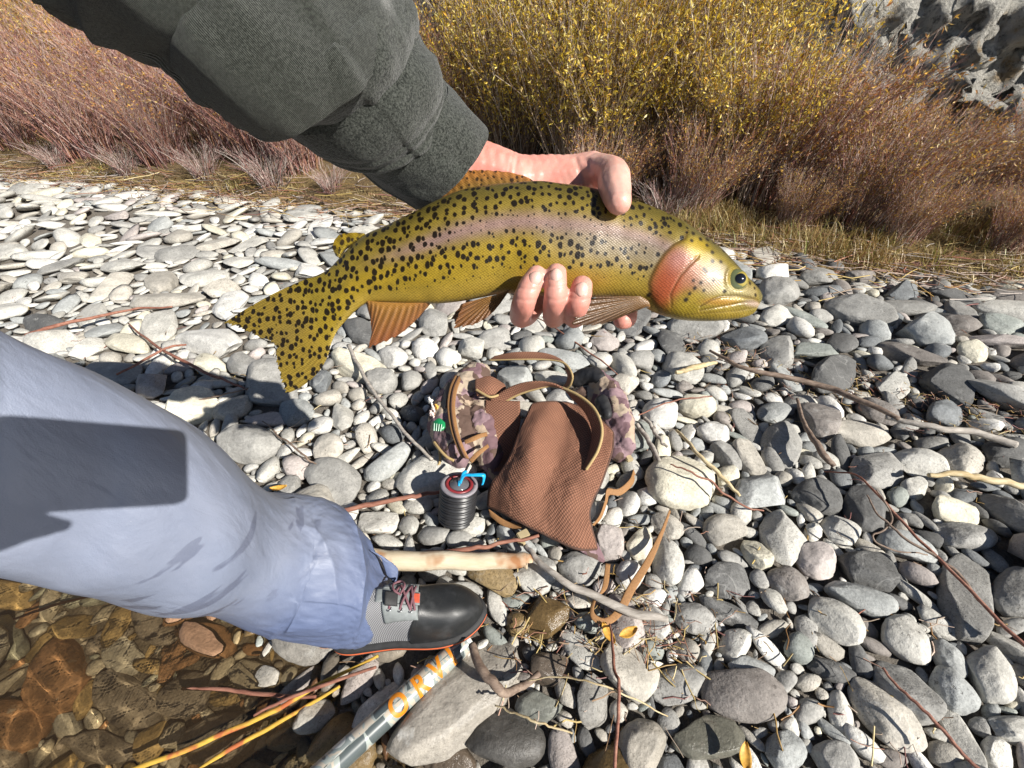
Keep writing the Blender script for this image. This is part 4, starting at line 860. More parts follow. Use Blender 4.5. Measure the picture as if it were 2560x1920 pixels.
# the tail fan goes on from the last ring of the body
REAR = crom([(554,803),(580,812),(605,823),(628,834),(650,845),(668,852),(679,859),(683,871),(684,888),(685,903),(689,920),(694,937),(699,955),(706,974),(710,985)], 300)
rseg = np.concatenate([[0], np.cumsum(np.linalg.norm(np.diff(REAR, axis=0), axis=-1))]); uT = (1 - cp) / 2
RE = np.stack([np.interp(uT * rseg[-1], rseg, REAR[:, k_]) for k_ in (0, 1)], -1); BE = XY[-1]
vT = (np.arange(1, NTL + 1) / NTL)[:, None]; rays_ = np.sin(uT * 30 * 2 * math.pi)[None]
XT = BE[None] * (1 - vT[..., None]) + RE[None] * vT[..., None] + (4 * vT * (1 - vT) * uT[None] ** 6)[..., None] * np.array([20., 12.]) + (4 * vT * (1 - vT) * (1 - uT[None]) ** 6)[..., None] * np.array([-3., -6.])
XT = XT + (RE - BE)[None] * (sst(.8, 1, vT) * (.012 * rays_ + .02 * vn(np.stack([uT * 50, 0 * uT, 0 * uT], -1), 4)[None]))[..., None]
l0 = hl[-1] * 2 * kt[-1]
latT = np.sign(sp)[None] * np.abs(sp)[None] ** (.88 - .38 * sst(0, .4, vT)) * (1 + .10 * np.cos(phi + .4) * (1 - vT))[:, :] * (l0 * (np.exp(-vT / .25) + .25 * vT * (1 - vT)) + .9 * sst(0, .5, vT) + .8 * rays_ * sst(.15, .4, vT))
XY = np.concatenate([XY, XT]); tt = np.concatenate([tt, np.repeat(tt[-1:], NTL, 0)]); lat = np.concatenate([lat, latT]); NB0 = NA; NA = NA + NTL; vv_ = np.concatenate([np.zeros((NB0, NR)), np.repeat(vT, NR, 1)]); kt = np.concatenate([kt, np.full(NTL, .0)])
# relief of head: gill cover, cheek plate, jaw
OPER = [(1694,598),(1684,622),(1656,636),(1636,656),(1620,680),(1610,703),(1606,720),(1615,749),(1629,766),(1649,783)]
PRE = [(1715,662),(1691,685),(1673,708),(1663,728),(1656,748),(1664,772)]
JAW = [(1730,774),(1754,760),(1776,752),(1818,749),(1852,751),(1884,754)]; MAX = [(1732,783),(1783,774),(1835,764),(1878,758),(1897,757)]; LOWJ = [(1700,792),(1760,788),(1830,782),(1880,772)]
EYE = np.array([1816., 711.])
head = np.zeros_like(tt)
opx = np.interp(XY[..., 1], [p[1] for p in OPER], [p[0] for p in OPER]); inside = sst(-9, 9, XY[..., 0] - opx) * sst(1560, 1600, XY[..., 0])
dO = pdist(XY, OPER); dP = pdist(XY, PRE); dJ = pdist(XY, JAW); dM = pdist(XY, MAX); dL = pdist(XY, LOWJ); dE = np.linalg.norm(XY - EYE, axis=-1)
rel = 3.2 * inside * sst(1780, 1640, XY[..., 0]) - 1.2 * np.exp(-(dO / 4.5) ** 2) - 2.2 * np.exp(-(dP / 3.) ** 2) - 4.2 * np.exp(-(dJ / 2.4) ** 2) - 3.6 * np.exp(-(dM / 2.6) ** 2) - 1.6 * np.exp(-(dL / 3) ** 2)
rel += 3.0 * np.exp(-(np.minimum(np.abs(XY[..., 1] - 763), 30) / 7) ** 2) * sst(1735, 1770, XY[..., 0]) * np.exp(-(dE / 90) ** 2)
rel += 3.5 * np.exp(-((dE - 31) / 6) ** 2) - 6 * np.exp(-(dE / 22) ** 2) + 2.5 * np.exp(-(pdist(XY, [(1790, 742), (1850, 738)]) / 8) ** 2)
rel += 1.4 * fbm(np.stack([XY[..., 0] / 60, XY[..., 1] / 60, 0 * tt], -1), 81, 3)
rel += 1.2 * np.exp(-(np.abs(tt - .47) / .012) ** 2) * sst(1660, 1600, XY[..., 0])
lat = lat + np.sign(sp)[None] * rel * np.abs(sp)[None] ** .6 * np.minimum(1, kt / .1)[:, None]
sway = -30 * sst(1250, 700, XY[..., 0]) ** 1.0 + 8 * sst(1600, 1900, XY[..., 0])      # tail bends a little away from / towards the hand
VB = P(XY[..., 0], XY[..., 1], np.full(tt.shape, D)) - (lat[..., None] / FPX * D) * FWD - (sway[..., None] / FPX * D * .5) * FWD
# colour of skin
x, y = XY[..., 0], XY[..., 1]
def mixc(c, w, col): return c * (1 - w[..., None]) + np.array(col) * w[..., None]
col = np.zeros(tt.shape + (3,)) + np.array((.10, .078, .016))
col = mixc(col, sst(.12, .30, tt), (.195, .142, .022)); col = mixc(col, sst(.50, .68, tt), (.275, .188, .016)); col = mixc(col, sst(.82, .97, tt), (.29, .20, .032))
strp = np.exp(-((tt - .45 - .03 * sst(1300, 900, x)) / .085) ** 2) * sst(880, 1100, x) * sst(1700, 1640, x)
col = mixc(col, strp * .85, (.26, .165, .155)); col = mixc(col, np.exp(-((tt - .60) / .16) ** 2) * sst(1300, 1480, x) * sst(1720, 1620, x) * .75, (.21, .175, .135))
col = mixc(col, np.exp(-((tt - .88) / .08) ** 2) * sst(1260, 1360, x) * sst(1560, 1450, x) * .7, (.32, .16, .025))
col = mixc(col, sst(960, 760, x) * .6, (.26, .19, .02))
hd = sst(-6, 8, x - opx) * sst(1560, 1600, x)
col = mixc(col, hd, (.235, .175, .025)); col = mixc(col, hd * sst(.30, .10, tt), (.11, .09, .03))
def spot(cx_, cy_, rx, ry, cl, w=1.0):
    global col
    col = mixc(col, np.exp(-(((x - cx_) / rx) ** 2 + ((y - cy_) / ry) ** 2) ** 1.6) * w * (hd if cx_ > 1600 else 1), cl)
spot(1650, 715, 48, 62, (.30, .075, .032), 1.0); spot(1640, 742, 32, 34, (.34, .075, .025), .9); spot(1672, 668, 36, 30, (.29, .11, .085), .95); spot(1702, 705, 30, 36, (.31, .125, .075), .9); spot(1745, 715, 34, 30, (.36, .25, .19), .8)
spot(1715, 640, 34, 24, (.36, .25, .018), .9); spot(1810, 738, 55, 14, (.44, .38, .19), .9); spot(1760, 690, 30, 20, (.3, .25, .18), .6); spot(1700, 768, 40, 26, (.30, .215, .02), .9); spot(1860, 735, 26, 18, (.27, .21, .10), .7)
spot(1775, 764, 50, 9, (.36, .19, .03), .9); spot(1868, 764, 30, 8, (.45, .33, .26), .9); spot(1800, 790, 80, 12, (.29, .20, .025), .9); spot(1900, 742, 14, 18, (.12, .11, .06), .7)
for (d_, w_, s_) in ((dO, .75, 3.0), (dP, .55, 2.2), (dJ, .7, 2.2), (dM, .5, 2.2), (dL, .3, 2.)):
    col = mixc(col, np.exp(-(d_ / s_) ** 2) * w_ * (x > 1600), (.10, .055, .015))
col = np.clip(col * (1 + .12 * fbm(np.stack([x / 22, y / 22, 0 * x], -1), 83, 3))[..., None], 0, 1)
# how big the black spots may be, 0 = none
sz = .85 * sst(.90, .70, tt) * sst(.0, .06, tt) + .25 * sst(.97, .86, tt); sz = np.where(x < 1000, np.maximum(sz, .95 * sst(.95, .86, tt)), sz); sz = sz * (1 - .75 * strp * sst(1050, 1200, x)) * (1 - hd)
wt = vv_ * np.exp(-((tt - .5) / .16) ** 2); col = mixc(col, sst(0, .3, vv_) * .55, (.225, .150, .028)); col = mixc(col, wt * .5, (.15, .11, .04))
col = col * (1 - .30 * (.5 - .5 * np.sin((1 - np.cos(phi)) / 2 * 60 * math.pi))[None] * sst(.15, .5, vv_))[..., None]
sz = np.where(vv_ > 0, 1.0, sz); sz = np.where(x < 980, np.maximum(sz, sst(980, 860, x) * 1.08 * sst(.97, .9, tt)), sz); sz *= np.where(x > 1480, .9, 1)

def fish_mat(name, gloss=.34, spotcol=(.006, .004, .003), scale=1 / 21., rand=.80):
    b = NB(name); a = b.att('col'); uv = b.uv()
    wob = b.n('VectorMath', {0: uv, 1: b.n('VectorMath', {0: b.n('TexNoise', {'Vector': uv, 'Scale': .045, 'Detail': 2.0}).outputs[1], 1: (9., 9., 0.)}, operation='MULTIPLY').outputs[0]}, operation='ADD').outputs[0]
    st = b.n('Mapping', {'Vector': wob, 'Scale': (1.12, .9, 1)}).outputs[0]
    v1 = b.vor(st, scale, 'F1', rand, '2D'); rnd = b.n('SeparateColor', {0: v1.outputs['Color']}).outputs[0]
    rad = b.math('MULTIPLY', a.outputs['Alpha'], b.rng(rnd, 0, 1, .20, .38))
    m1 = b.rng(b.math('SUBTRACT', v1.outputs['Distance'], b.math('ADD', rad, -.03)), -.045, .05, 1, 0)
    v2 = b.vor(b.n('Mapping', {'Vector': wob, 'Location': (311, 97, 0), 'Scale': (1.15, .95, 1)}).outputs[0], scale * .83, 'F1', 1.0, '2D'); r2 = b.n('SeparateColor', {0: v2.outputs['Color']}).outputs[0]
    rad2 = b.math('MULTIPLY', b.math('MULTIPLY', a.outputs['Alpha'], b.rng(r2, .45, .55)), b.rng(r2, .4, 1, .10, .24))
    m2 = b.rng(b.math('SUBTRACT', v2.outputs['Distance'], b.math('ADD', rad2, -.03)), -.04, .04, 1, 0)
    msk = b.math('MULTIPLY', b.math('MAXIMUM', m1, m2), b.rng(a.outputs['Alpha'], .02, .10), True)
    sc_ = b.vor(b.n('Mapping', {'Vector': uv, 'Rotation': (0, 0, R(38)), 'Scale': (1, 1.5, 1)}).outputs[0], 1 / 6.2, 'F1', .25, '2D').outputs[0]
    c = b.mix(b.math('MULTIPLY', b.rng(sc_, .30, .70), .75), a.outputs['Color'], b.mix(1.0, a.outputs['Color'], (.35, .33, .30), 'MULTIPLY'))
    c = b.mix(b.rng(b.noise(uv, .05, 3), .5, .7, 0, .25), c, b.mix(1.0, c, (1.25, 1.15, .9), 'MULTIPLY'))
    c = b.mix(b.math('MULTIPLY', msk, .97), c, spotcol)
    b.p(Base_Color=c, Roughness=gloss, Metallic=.06, Normal=b.bump(b.math('SUBTRACT', 1.0, sc_), .35, .0007)); b.b.inputs['Specular IOR Level'].default_value = .35; b.b.inputs['Coat Weight'].default_value = .10; b.b.inputs['Coat Roughness'].default_value = .16
    return b.m
M_FISH = fish_mat('trout_skin')
def head_dots():   # few round spots on the head, as raised-free pigment in the colour layer
    r = np.random.default_rng(5); global col
    for (a_, b_) in ((1752,650),(1750,672),(1728,692),(1733,697),(1704,718),(1722,723),(1709,735),(1731,740),(1699,747),(1693,760),(1782,741),(1752,717),(1772,672),(1746,615),(1725,618),(1707,605),(1740,633),(1700,625),(1788,640),(1806,655),(1834,700),(1850,690),(1842,672),(1870,727),(1872,744),(1855,716),(1782,628),(1765,620),(1610,745)):
        d_ = np.hypot(x - a_, y - b_); col = mixc(col, np.exp(-(d_ / r.uniform(4.2, 5.8)) ** 4), (.018, .012, .008))
head_dots()
Vb = VB.reshape(-1, 3); Fb = gridF(NA, NR, True)
capi = [np.arange(NR)[::-1][None], (np.arange(NR) + (NA - 1) * NR)[None]]
body_ = mk('body', Vb, [Fb] + capi, M_FISH, None, col=np.concatenate([col, sz[..., None]], -1), uv=XY); adopt(body_, trout)

def fin(name, base, outer, mt, colf, szv, thick=.0016, dep=0.0, depo=0.0, n=120, m=60, rays=26, bulge=0.0, ragged=3.0):
    bs = crom(np.array(base, float), n); oc = np.array(outer, float); 
    seg = np.concatenate([[0], np.cumsum(np.linalg.norm(np.diff(oc, axis=0), axis=-1))]); ou = np.stack([np.interp(np.linspace(0, seg[-1], n), seg, crom(oc, len(oc))[:, k]) for k in (0, 1)], -1)
    t = np.linspace(0, 1, m); u = np.linspace(0, 1, n)
    rag = 1 + ragged / 100 * np.sin(u * rays * 2 * math.pi) * .5 + ragged / 100 * vn(np.stack([u * 40, 0 * u, 0 * u], -1), 3)
    Q = bs[:, None] + (ou - bs)[:, None] * t[None, :, None] * (1 + (rag - 1)[:, None, None] * t[None, :, None])
    ray = np.sin(u * rays * 2 * math.pi)[:, None] + 0 * t[None]
    dp = D + dep + (depo - dep) * t[None] ** 1.2 + bulge * np.sin(t * math.pi)[None] + .0004 * ray * sst(0, .2, t)[None] + 0 * u[:, None]
    Vm = P(Q[..., 0], Q[..., 1], dp); th_ = thick * (1 - .75 * t)[None, :] + 0 * u[:, None]
    A = Vm - FWD * th_[..., None]; Bk = Vm + FWD * th_[..., None]
    cl = colf(u[:, None] + 0 * t[None], t[None] + 0 * u[:, None], Q); dark = .5 - .5 * ray
    cl = cl * (1 - .38 * (dark * sst(.05, .3, t)[None]))[..., None]
    szz = np.full(Q.shape[:2], szv) if np.isscalar(szv) else szv(u[:, None] + 0 * t[None], t[None] + 0 * u[:, None])
    CA = np.concatenate([cl, szz[..., None]], -1).reshape(-1, 4)
    idx = np.arange(n * m).reshape(n, m); ring = np.concatenate([idx[0, :], idx[1:, -1], idx[-1, -2::-1], idx[-2:0:-1, 0]]); r2 = np.roll(ring, -1)
    F = np.concatenate([gridF(n, m), gridF(n, m)[:, ::-1] + n * m, np.stack([ring, ring + n * m, r2 + n * m, r2], -1)])
    o = mk(name, np.concatenate([A.reshape(-1, 3), Bk.reshape(-1, 3)]), F, mt, None, col=np.concatenate([CA, CA]), uv=np.concatenate([Q.reshape(-1, 2)] * 2)); return adopt(o, trout)
def cf(c0, c1, c2=None):
    def f(u, t, Q):
        c = np.array(c0) * (1 - t[..., None]) + np.array(c1) * t[..., None]
        if c2 is not None: w = sst(.55, 1, u)[..., None]; c = c * (1 - w) + np.array(c2) * w
        return c
    return f
M_FIN = fish_mat('trout_fin', .35, (.03, .018, .008)); M_FINS = fish_mat('trout_fin_spotted', .4, (.03, .016, .008), 1 / 19., .7); M_TAIL = fish_mat('trout_tail_skin', .35, (.028, .018, .008), 1 / 18., .62)
tz = sway[NB0 - 1].mean() * -1 / FPX * D * .5
fin('dorsal_fin', [(1100,508),(1160,484),(1230,472),(1290,468),(1352,464)], [(1098,500),(1120,470),(1143,430),(1175,426),(1215,426),(1275,431),(1312,441),(1335,453),(1354,462)], M_FINS, cf((.16, .11, .025), (.42, .17, .045)), lambda u, t: .8 * sst(.02, .2, t), .002, .004, .012, rays=15)
fin('adipose_fin', [(848,645),(862,622),(885,606),(912,586)], [(840,640),(832,622),(836,602),(848,588),(866,583),(890,582),(912,584)], M_TAIL, cf((.25, .18, .02), (.27, .18, .015)), 1.0, .003, tz * .7, tz * .7, rays=4, ragged=0)
fin('anal_fin', [(914,752),(950,756),(1000,758),(1045,758),(1078,755)], [(915,758),(926,795),(930,828),(922,870),(948,858),(975,848),(1000,835),(1025,815),(1045,795),(1068,769),(1078,757)], M_FIN, cf((.28, .14, .03), (.22, .075, .028), (.26, .115, .04)), 0., .0025, tz * .5, tz * .5 + .004, rays=12)
fin('pelvic_fin', [(1225,742),(1240,738),(1255,733),(1275,724)], [(1160,758),(1148,785),(1135,819),(1165,815),(1191,809),(1215,795),(1235,778),(1252,757),(1272,728)], M_FIN, cf((.22, .115, .03), (.17, .07, .026)), 0., .0022, -.012, -.016, rays=11)
fin('pelvic_fin', [(1215,744),(1235,741),(1250,736),(1270,727)], [(1155,760),(1140,780),(1130,797),(1150,797),(1175,790),(1200,782),(1220,770),(1240,755),(1262,732)], M_FIN, cf((.18, .10, .03), (.11, .05, .022)), 0., .0022, .010, .016, rays=11)
fin('pectoral_fin', [(1600,742),(1612,748),(1620,756),(1624,768)], [(1500,741),(1470,751),(1450,778),(1430,811),(1460,812),(1489,812),(1528,804),(1560,790),(1590,778),(1617,766)], M_FIN, cf((.17, .09, .03), (.095, .048, .022)), 0., .0024, -.016, -.034, rays=12)
# eyes: ball, iris ring, pupil
def disc(name, c, r0, r1, mt, lift, dome, par):
    n_ = 40; rr = np.linspace(r0, r1, 10); th_ = np.arange(n_) / n_ * 2 * math.pi
    V = c + (rr[:, None] * np.cos(th_))[..., None] * RGT + (rr[:, None] * np.sin(th_))[..., None] * UPV * .97 - (lift + dome * (1 - (rr / (26 / FPX * D)) ** 2))[:, None, None] * FWD * np.ones((10, n_))[..., None]
    o = mk(name, V, gridF(10, n_, True), mt, None); o.parent = par; o.location = -(Vector(par.location) + Vector(trout.location)); return o
b = NB('eye_ball'); b.p(Base_Color=(.10, .115, .05), Roughness=.08); b.b.inputs['Coat Weight'].default_value = 1.0; M_EB = b.m
b = NB('eye_iris'); b.p(Base_Color=(.40, .31, .06), Roughness=.2, Metallic=.3); b.b.inputs['Coat Weight'].default_value = 1.0; M_EI = b.m
b = NB('eye_pupil'); b.p(Base_Color=(.004, .004, .005), Roughness=.05); b.b.inputs['Coat Weight'].default_value = 1.0; M_EP = b.m
ia = int(np.argmin(np.abs(c2[:, 0] - 1820))); latE = np.interp(711, XY[ia, :NR // 2, 1], lat[ia, :NR // 2]) + 6
sE = 8 * sst(1600, 1900, EYE[0]) * .5
for sgn in (1, -1):
    cE = P(EYE[0], EYE[1], D) - sgn * FWD * (latE - 2) / FPX * D - FWD * sE / FPX * D
    bm = bmesh.new(); bmesh.ops.create_uvsphere(bm, u_segments=32, v_segments=20, radius=26 / FPX * D); bmesh.ops.scale(bm, vec=(1, .97, .42), verts=bm.verts); bmesh.ops.rotate(bm, matrix=Matrix.Rotation(R(90) - PITCH, 3, 'X'), verts=bm.verts)
    me = bpy.data.meshes.new('eye'); bm.to_mesh(me); bm.free(); me.polygons.foreach_set('use_smooth', np.ones(len(me.polygons), bool))
    e = ob('eye', me, M_EB, None); e.location = Vector(cE); adopt(e, trout)
    if sgn > 0:
        ci = cE + RGT * .0012
        disc('iris', ci, 10 / FPX * D, 20 / FPX * D, M_EI, .0006, 26 / FPX * D * .42, e); disc('pupil', ci, 1e-5, 12.5 / FPX * D, M_EP, .0010, 26 / FPX * D * .42, e)

# ================================================================== HIP PACK
pk = thing('hip_pack', 'open camouflage fishing hip pack with brown padded mesh back panel lying on the cobbles', 'bag', G(1380, 1180, .02))
def pp(o): return adopt(o, pk)
b = NB('pack_mesh'); uv = b.uv()
hc = b.vor(b.n('Mapping', {'Vector': uv, 'Rotation': (0, 0, R(45))}).outputs[0], 165, 'F1', .05, '2D').outputs[0]
c = b.mix(b.rng(hc, .25, .6), (.27, .125, .075), (.12, .05, .028)); c = b.mix(b.rng(b.noise(b.pos(), 14, 4), .35, .7), c, b.mix(1.0, c, (.8, .78, .76), 'MULTIPLY'))
b.p(Base_Color=c, Roughness=.9, Normal=b.bump(b.math('SUBTRACT', 1.0, hc), .7, .0035)); M_PM = b.m
b = NB('pack_camo'); v = b.pos()
w_ = b.n('VectorMath', {0: v, 1: b.n('VectorMath', {0: b.n('TexNoise', {'Vector': v, 'Scale': 22.0, 'Detail': 3.0}).outputs[1], 1: (.07, .07, .07)}, operation='MULTIPLY').outputs[0]}, operation='ADD').outputs[0]
rr = b.n('SeparateColor', {0: b.vor(b.n('Mapping', {'Vector': w_, 'Scale': (1, 1, .6)}).outputs[0], 25).outputs['Color']}).outputs[0]
cr = b.n('ValToRGB', {0: rr}); cr.color_ramp.interpolation = 'CONSTANT'; el = cr.color_ramp.elements; el[0].color = (.15, .085, .095, 1); el[1].position = .30; el[1].color = (.40, .32, .24, 1)
for p_, c_ in ((.50, (.26, .17, .185, 1)), (.66, (.10, .06, .045, 1)), (.80, (.38, .29, .21, 1)), (.92, (.20, .12, .135, 1))): e_ = el.new(p_); e_.color = c_
b.p(Base_Color=cr.outputs[0], Roughness=.8, Normal=b.bump(b.math('ADD', b.noise(v, 900, 2), b.math('MULTIPLY', b.noise(v, 45, 4, .6), 2.5)), .5, .003)); M_CAMO = b.m
M_TAN = plain('pack_webbing', (.27, .135, .05), .75, .2, 300, .5, 1400); M_EDGE = plain('pack_edging', (.38, .27, .12), .75, .15, 300, .4, 1400); M_PIPE = plain('pack_piping', (.075, .035, .022), .8, .15, 300, .4, 900)
M_BLK = plain('pack_black', (.02, .02, .022), .6); M_CLEAR = plain('pack_buckle', (.42, .34, .20), .5)
# main padded back panel
PAN = [[(1330,1012,.175),(1372,1006,.18),(1425,1010,.165),(1482,1035,.165),(1533,1083,.155)],
       [(1300,1080,.155),(1340,1085,.175),(1398,1090,.15),(1465,1103,.155),(1528,1130,.145)],
       [(1272,1150,.125),(1325,1158,.158),(1385,1168,.128),(1450,1185,.135),(1504,1202,.125)],
       [(1228,1215,.092),(1300,1230,.125),(1362,1250,.103),(1425,1265,.108),(1472,1282,.092)],
       [(1221,1263,.05),(1290,1298,.07),(1368,1338,.06),(1438,1370,.055),(1492,1372,.04)]]
Vp = surf(PAN, 130, 150)
Vp = Vp + np.array([0, 0, 1.]) * (.0035 * fbm(Vp * np.array([26, 26, 26]), 47, 3))[..., None]; pp(solid('back_panel', Vp, .012, M_PM))
edge_ = np.concatenate([Vp[::-1, 0], Vp[0, 1:], Vp[1:, -1], Vp[-1, -2::-1]])[::6]
pp(tube('piping', np.concatenate([edge_, edge_[:1]]), .0042, M_PIPE, None, 320, 8))
pp(solid('corner_flap', surf([[(1440,1370,.05),(1468,1340,.055),(1480,1310,.07)],[(1470,1390,.035),(1490,1370,.04),(1485,1345,.05)],[(1505,1408,.02),(1512,1402,.022),(1505,1385,.03)]], 20, 20), .008, M_CAMO))
pp(solid('side_panel', surf([[(1215,1000,.15),(1255,1002,.16),(1300,1003,.165)],[(1208,1060,.12),(1255,1065,.125),(1300,1062,.13)],[(1215,1120,.09),(1255,1125,.085),(1285,1115,.09)],[(1235,1180,.06),(1255,1180,.055),(1275,1160,.06)]], 60, 50), .010, M_PM))
# pouch under the panel
wr = lambda s_, a_=.006: (lambda co: a_ * fbm(co * 34, s_, 4) + a_ * .7 * (1 - np.abs(vn(co * np.array([40, 40, 16]), s_ + 5))))
def gl_(*a): return [G(x_, y_, z_) for x_, y_, z_ in a]
pp(ob('pouch', blob([(gl_((1300, 1210, .05), (1380, 1150, .07), (1450, 1150, .07)), (.055, .07, .06)), (gl_((1370, 1260, .035), (1450, 1270, .04)), (.04, .045))], .006, 8), M_BLK, None))
lp = blob([(gl_((1195, 935, .115), (1160, 985, .10), (1130, 1050, .085), (1150, 1112, .075)), (.044, .068, .078, .066)), (gl_((1200, 1000, .105), (1208, 1080, .09), (1228, 1150, .062)), (.045, .050, .034)), (gl_((1210, 1120, .07), (1245, 1180, .04)), (.035, .022))], .0042, 6, wr(91))
pp(ob('side_pocket', lp, M_CAMO, None))
rp = blob([(gl_((1488, 945, .115), (1525, 985, .11), (1552, 1050, .095), (1558, 1108, .07)), (.034, .042, .038, .032)), (gl_((1535, 1060, .08), (1545, 1130, .05)), (.035, .03)), (gl_((1450, 985, .07), (1490, 990, .07)), (.03, .04))], .0042, 6, wr(95))
pp(ob('side_pocket', rp, M_CAMO, None))
pp(ob('pocket_mouth', blob([(gl_((1445, 950, .10), (1478, 940, .125), (1500, 950, .135)), (.030, .034, .022))], .004, 6, wr(97, .003)), M_BLK, None))
pp(ob('pocket_mouth', blob([(gl_((1505, 1005, .14), (1515, 1035, .135)), (.022, .018))], .004, 6, wr(97, .003)), M_BLK, None))
def ribbon(name, A_, B_, mt, n=70, thick=.0035, k=8):
    A_, B_ = crom(np.array(A_, float), n), crom(np.array(B_, float), n); t_ = np.linspace(0, 1, k)[None, :, None]; g = A_[:, None] * (1 - t_) + B_[:, None] * t_
    return solid(name, G(g[..., 0], g[..., 1], g[..., 2]), thick, mt)
RIM = [(1232,1024,.13),(1288,990,.175),(1340,972,.205),(1386,965,.22),(1440,985,.23),(1480,1015,.228),(1500,1050,.22),(1505,1085,.205),(1495,1125,.185),(1478,1155,.165),(1465,1174,.15)]
INN = [(1222,1000,.155),(1278,966,.205),(1335,953,.235),(1392,962,.235),(1432,998,.205),(1460,1028,.185),(1476,1060,.172),(1480,1090,.162),(1473,1125,.152),(1463,1153,.145),(1456,1170,.142)]
pp(ribbon('shoulder_strap', INN, RIM, M_PM, 90, .008)); pp(tube('strap_edging', G(*np.array(RIM).T), .0042, M_EDGE, None, 90, 8))
RIM2 = [(1222,900,.10),(1300,898,.125),(1370,899,.135),(1410,908,.14),(1430,935,.13),(1428,958,.10),(1417,972,.07)]; INN2 = [(1236,890,.12),(1290,880,.15),(1360,882,.155),(1402,900,.14),(1418,935,.105),(1416,955,.075),(1406,968,.045)]
pp(ribbon('waist_strap', INN2, RIM2, M_PM, 80, .008)); pp(tube('strap_edging', G(*np.array(RIM2).T), .0040, M_EDGE, None, 80, 8))
pp(solid('wing_panel', surf([[(1188,950,.185),(1225,941,.19),(1262,962,.17)],[(1188,970,.18),(1225,965,.19),(1266,975,.165)],[(1192,990,.165),(1224,988,.17),(1262,986,.155)]], 40, 40), .008, M_PM))
pp(tube('strap_edging', G(np.array([1190, 1224, 1250, 1262]), np.array([974, 992, 986, 978]), np.array([.182, .178, .172, .168])), .004, M_EDGE, None, 40, 8))
# zipper band and webbing over the near pocket
def onblob(path, off, cen_px, w, name, mt, n=60, thick=.004):
    """strap following picked pixels; heights come from the pocket's own bulge"""
    return pp(ribbon(name, [(x_ - w * .5, y_ - .1 * w, z_) for x_, y_, z_ in path], [(x_ + w * .5, y_ + .1 * w, z_) for x_, y_, z_ in path], mt, n, thick))
onblob([(1147,940,.165),(1134,970,.172),(1128,1010,.170),(1131,1050,.165),(1140,1090,.152),(1152,1122,.138),(1164,1146,.118)], 0, None, 20, 'zipper_band', M_TAN)
pp(tube('zipper', G(np.array([1147,1134,1128,1131,1140,1152,1164]), np.array([940,970,1010,1050,1090,1122,1146]), np.array([.170,.177,.175,.170,.157,.143,.123])), .0022, M_PIPE, None, 60, 6))
pp(ribbon('webbing_loop', [(1160,1101,.155),(1180,1092,.162),(1200,1084,.158),(1216,1080,.145)], [(1163,1110,.152),(1184,1103,.158),(1204,1094,.154),(1219,1090,.141)], M_TAN, 40))
pp(ribbon('webbing_loop', [(1172,1150,.12),(1188,1132,.135),(1205,1120,.14),(1219,1110,.13)], [(1180,1158,.115),(1196,1141,.13),(1211,1128,.135),(1223,1118,.126)], M_TAN, 40))
pp(tube('pull_cord', gl_((1085,1105,.10),(1100,1125,.10),(1118,1143,.095),(1135,1152,.09)), .0042, M_EDGE, None, 30, 8)); pp(tube('pull_cord', gl_((1096,1118,.075),(1100,1140,.06),(1098,1160,.045),(1088,1167,.04)), .0038, M_EDGE, None, 30, 8))
pp(ribbon('dark_trim', [(1120,955,.155),(1108,990,.158),(1100,1020,.15)], [(1132,958,.165),(1119,992,.168),(1112,1022,.162)], M_BLK, 30))
pp(tube('binding', gl_((1062,1118,.05),(1090,1150,.035),(1130,1160,.03),(1165,1168,.03)), .005, M_BLK, None, 40, 8))
# fishing flies hooked to the pocket
for x_, y_, z_, c_ in ((1076,1003,.14,(.75,.72,.66)),(1084,1022,.14,(.72,.62,.55)),(1093,1020,.145,(.80,.42,.08)),(1080,1036,.135,(.70,.55,.50))):
    o_ = ob('hooked_fly', blob([(gl_((x_, y_, z_)), (.0075,)), (gl_((x_ - 4, y_ - 9, z_ + .01), (x_ + 4, y_ + 8, z_)), (.003, .003))], .002, 1, lambda co: .003 * vn(co * 500, 3)), plain('fly_%d' % x_, c_, .8), None); pp(o_)
# green fly badge with pale bars
gc_ = surf([[(1083,1056,.150),(1098,1046,.160),(1113,1057,.158)],[(1082,1066,.148),(1098,1060,.158),(1113,1068,.155)],[(1084,1077,.142),(1095,1078,.150),(1108,1076,.149)]], 16, 16)
bd = solid('green_badge', gc_, .010, plain('badge_green', (.01, .22, .075), .35)); pp(bd)
for k_ in range(4):
    o_ = tube('badge_bar', gl_((1086 + 6 * k_, 1058 + k_, .166), (1085 + 5.5 * k_, 1077 + k_ * .5, .156)), .0014, plain('badge_bar_%d' % k_, (.45, .62, .5), .4), None, 8, 6); o_.parent = bd; o_.location = -(Vector(bd.location) + Vector(pk.location))
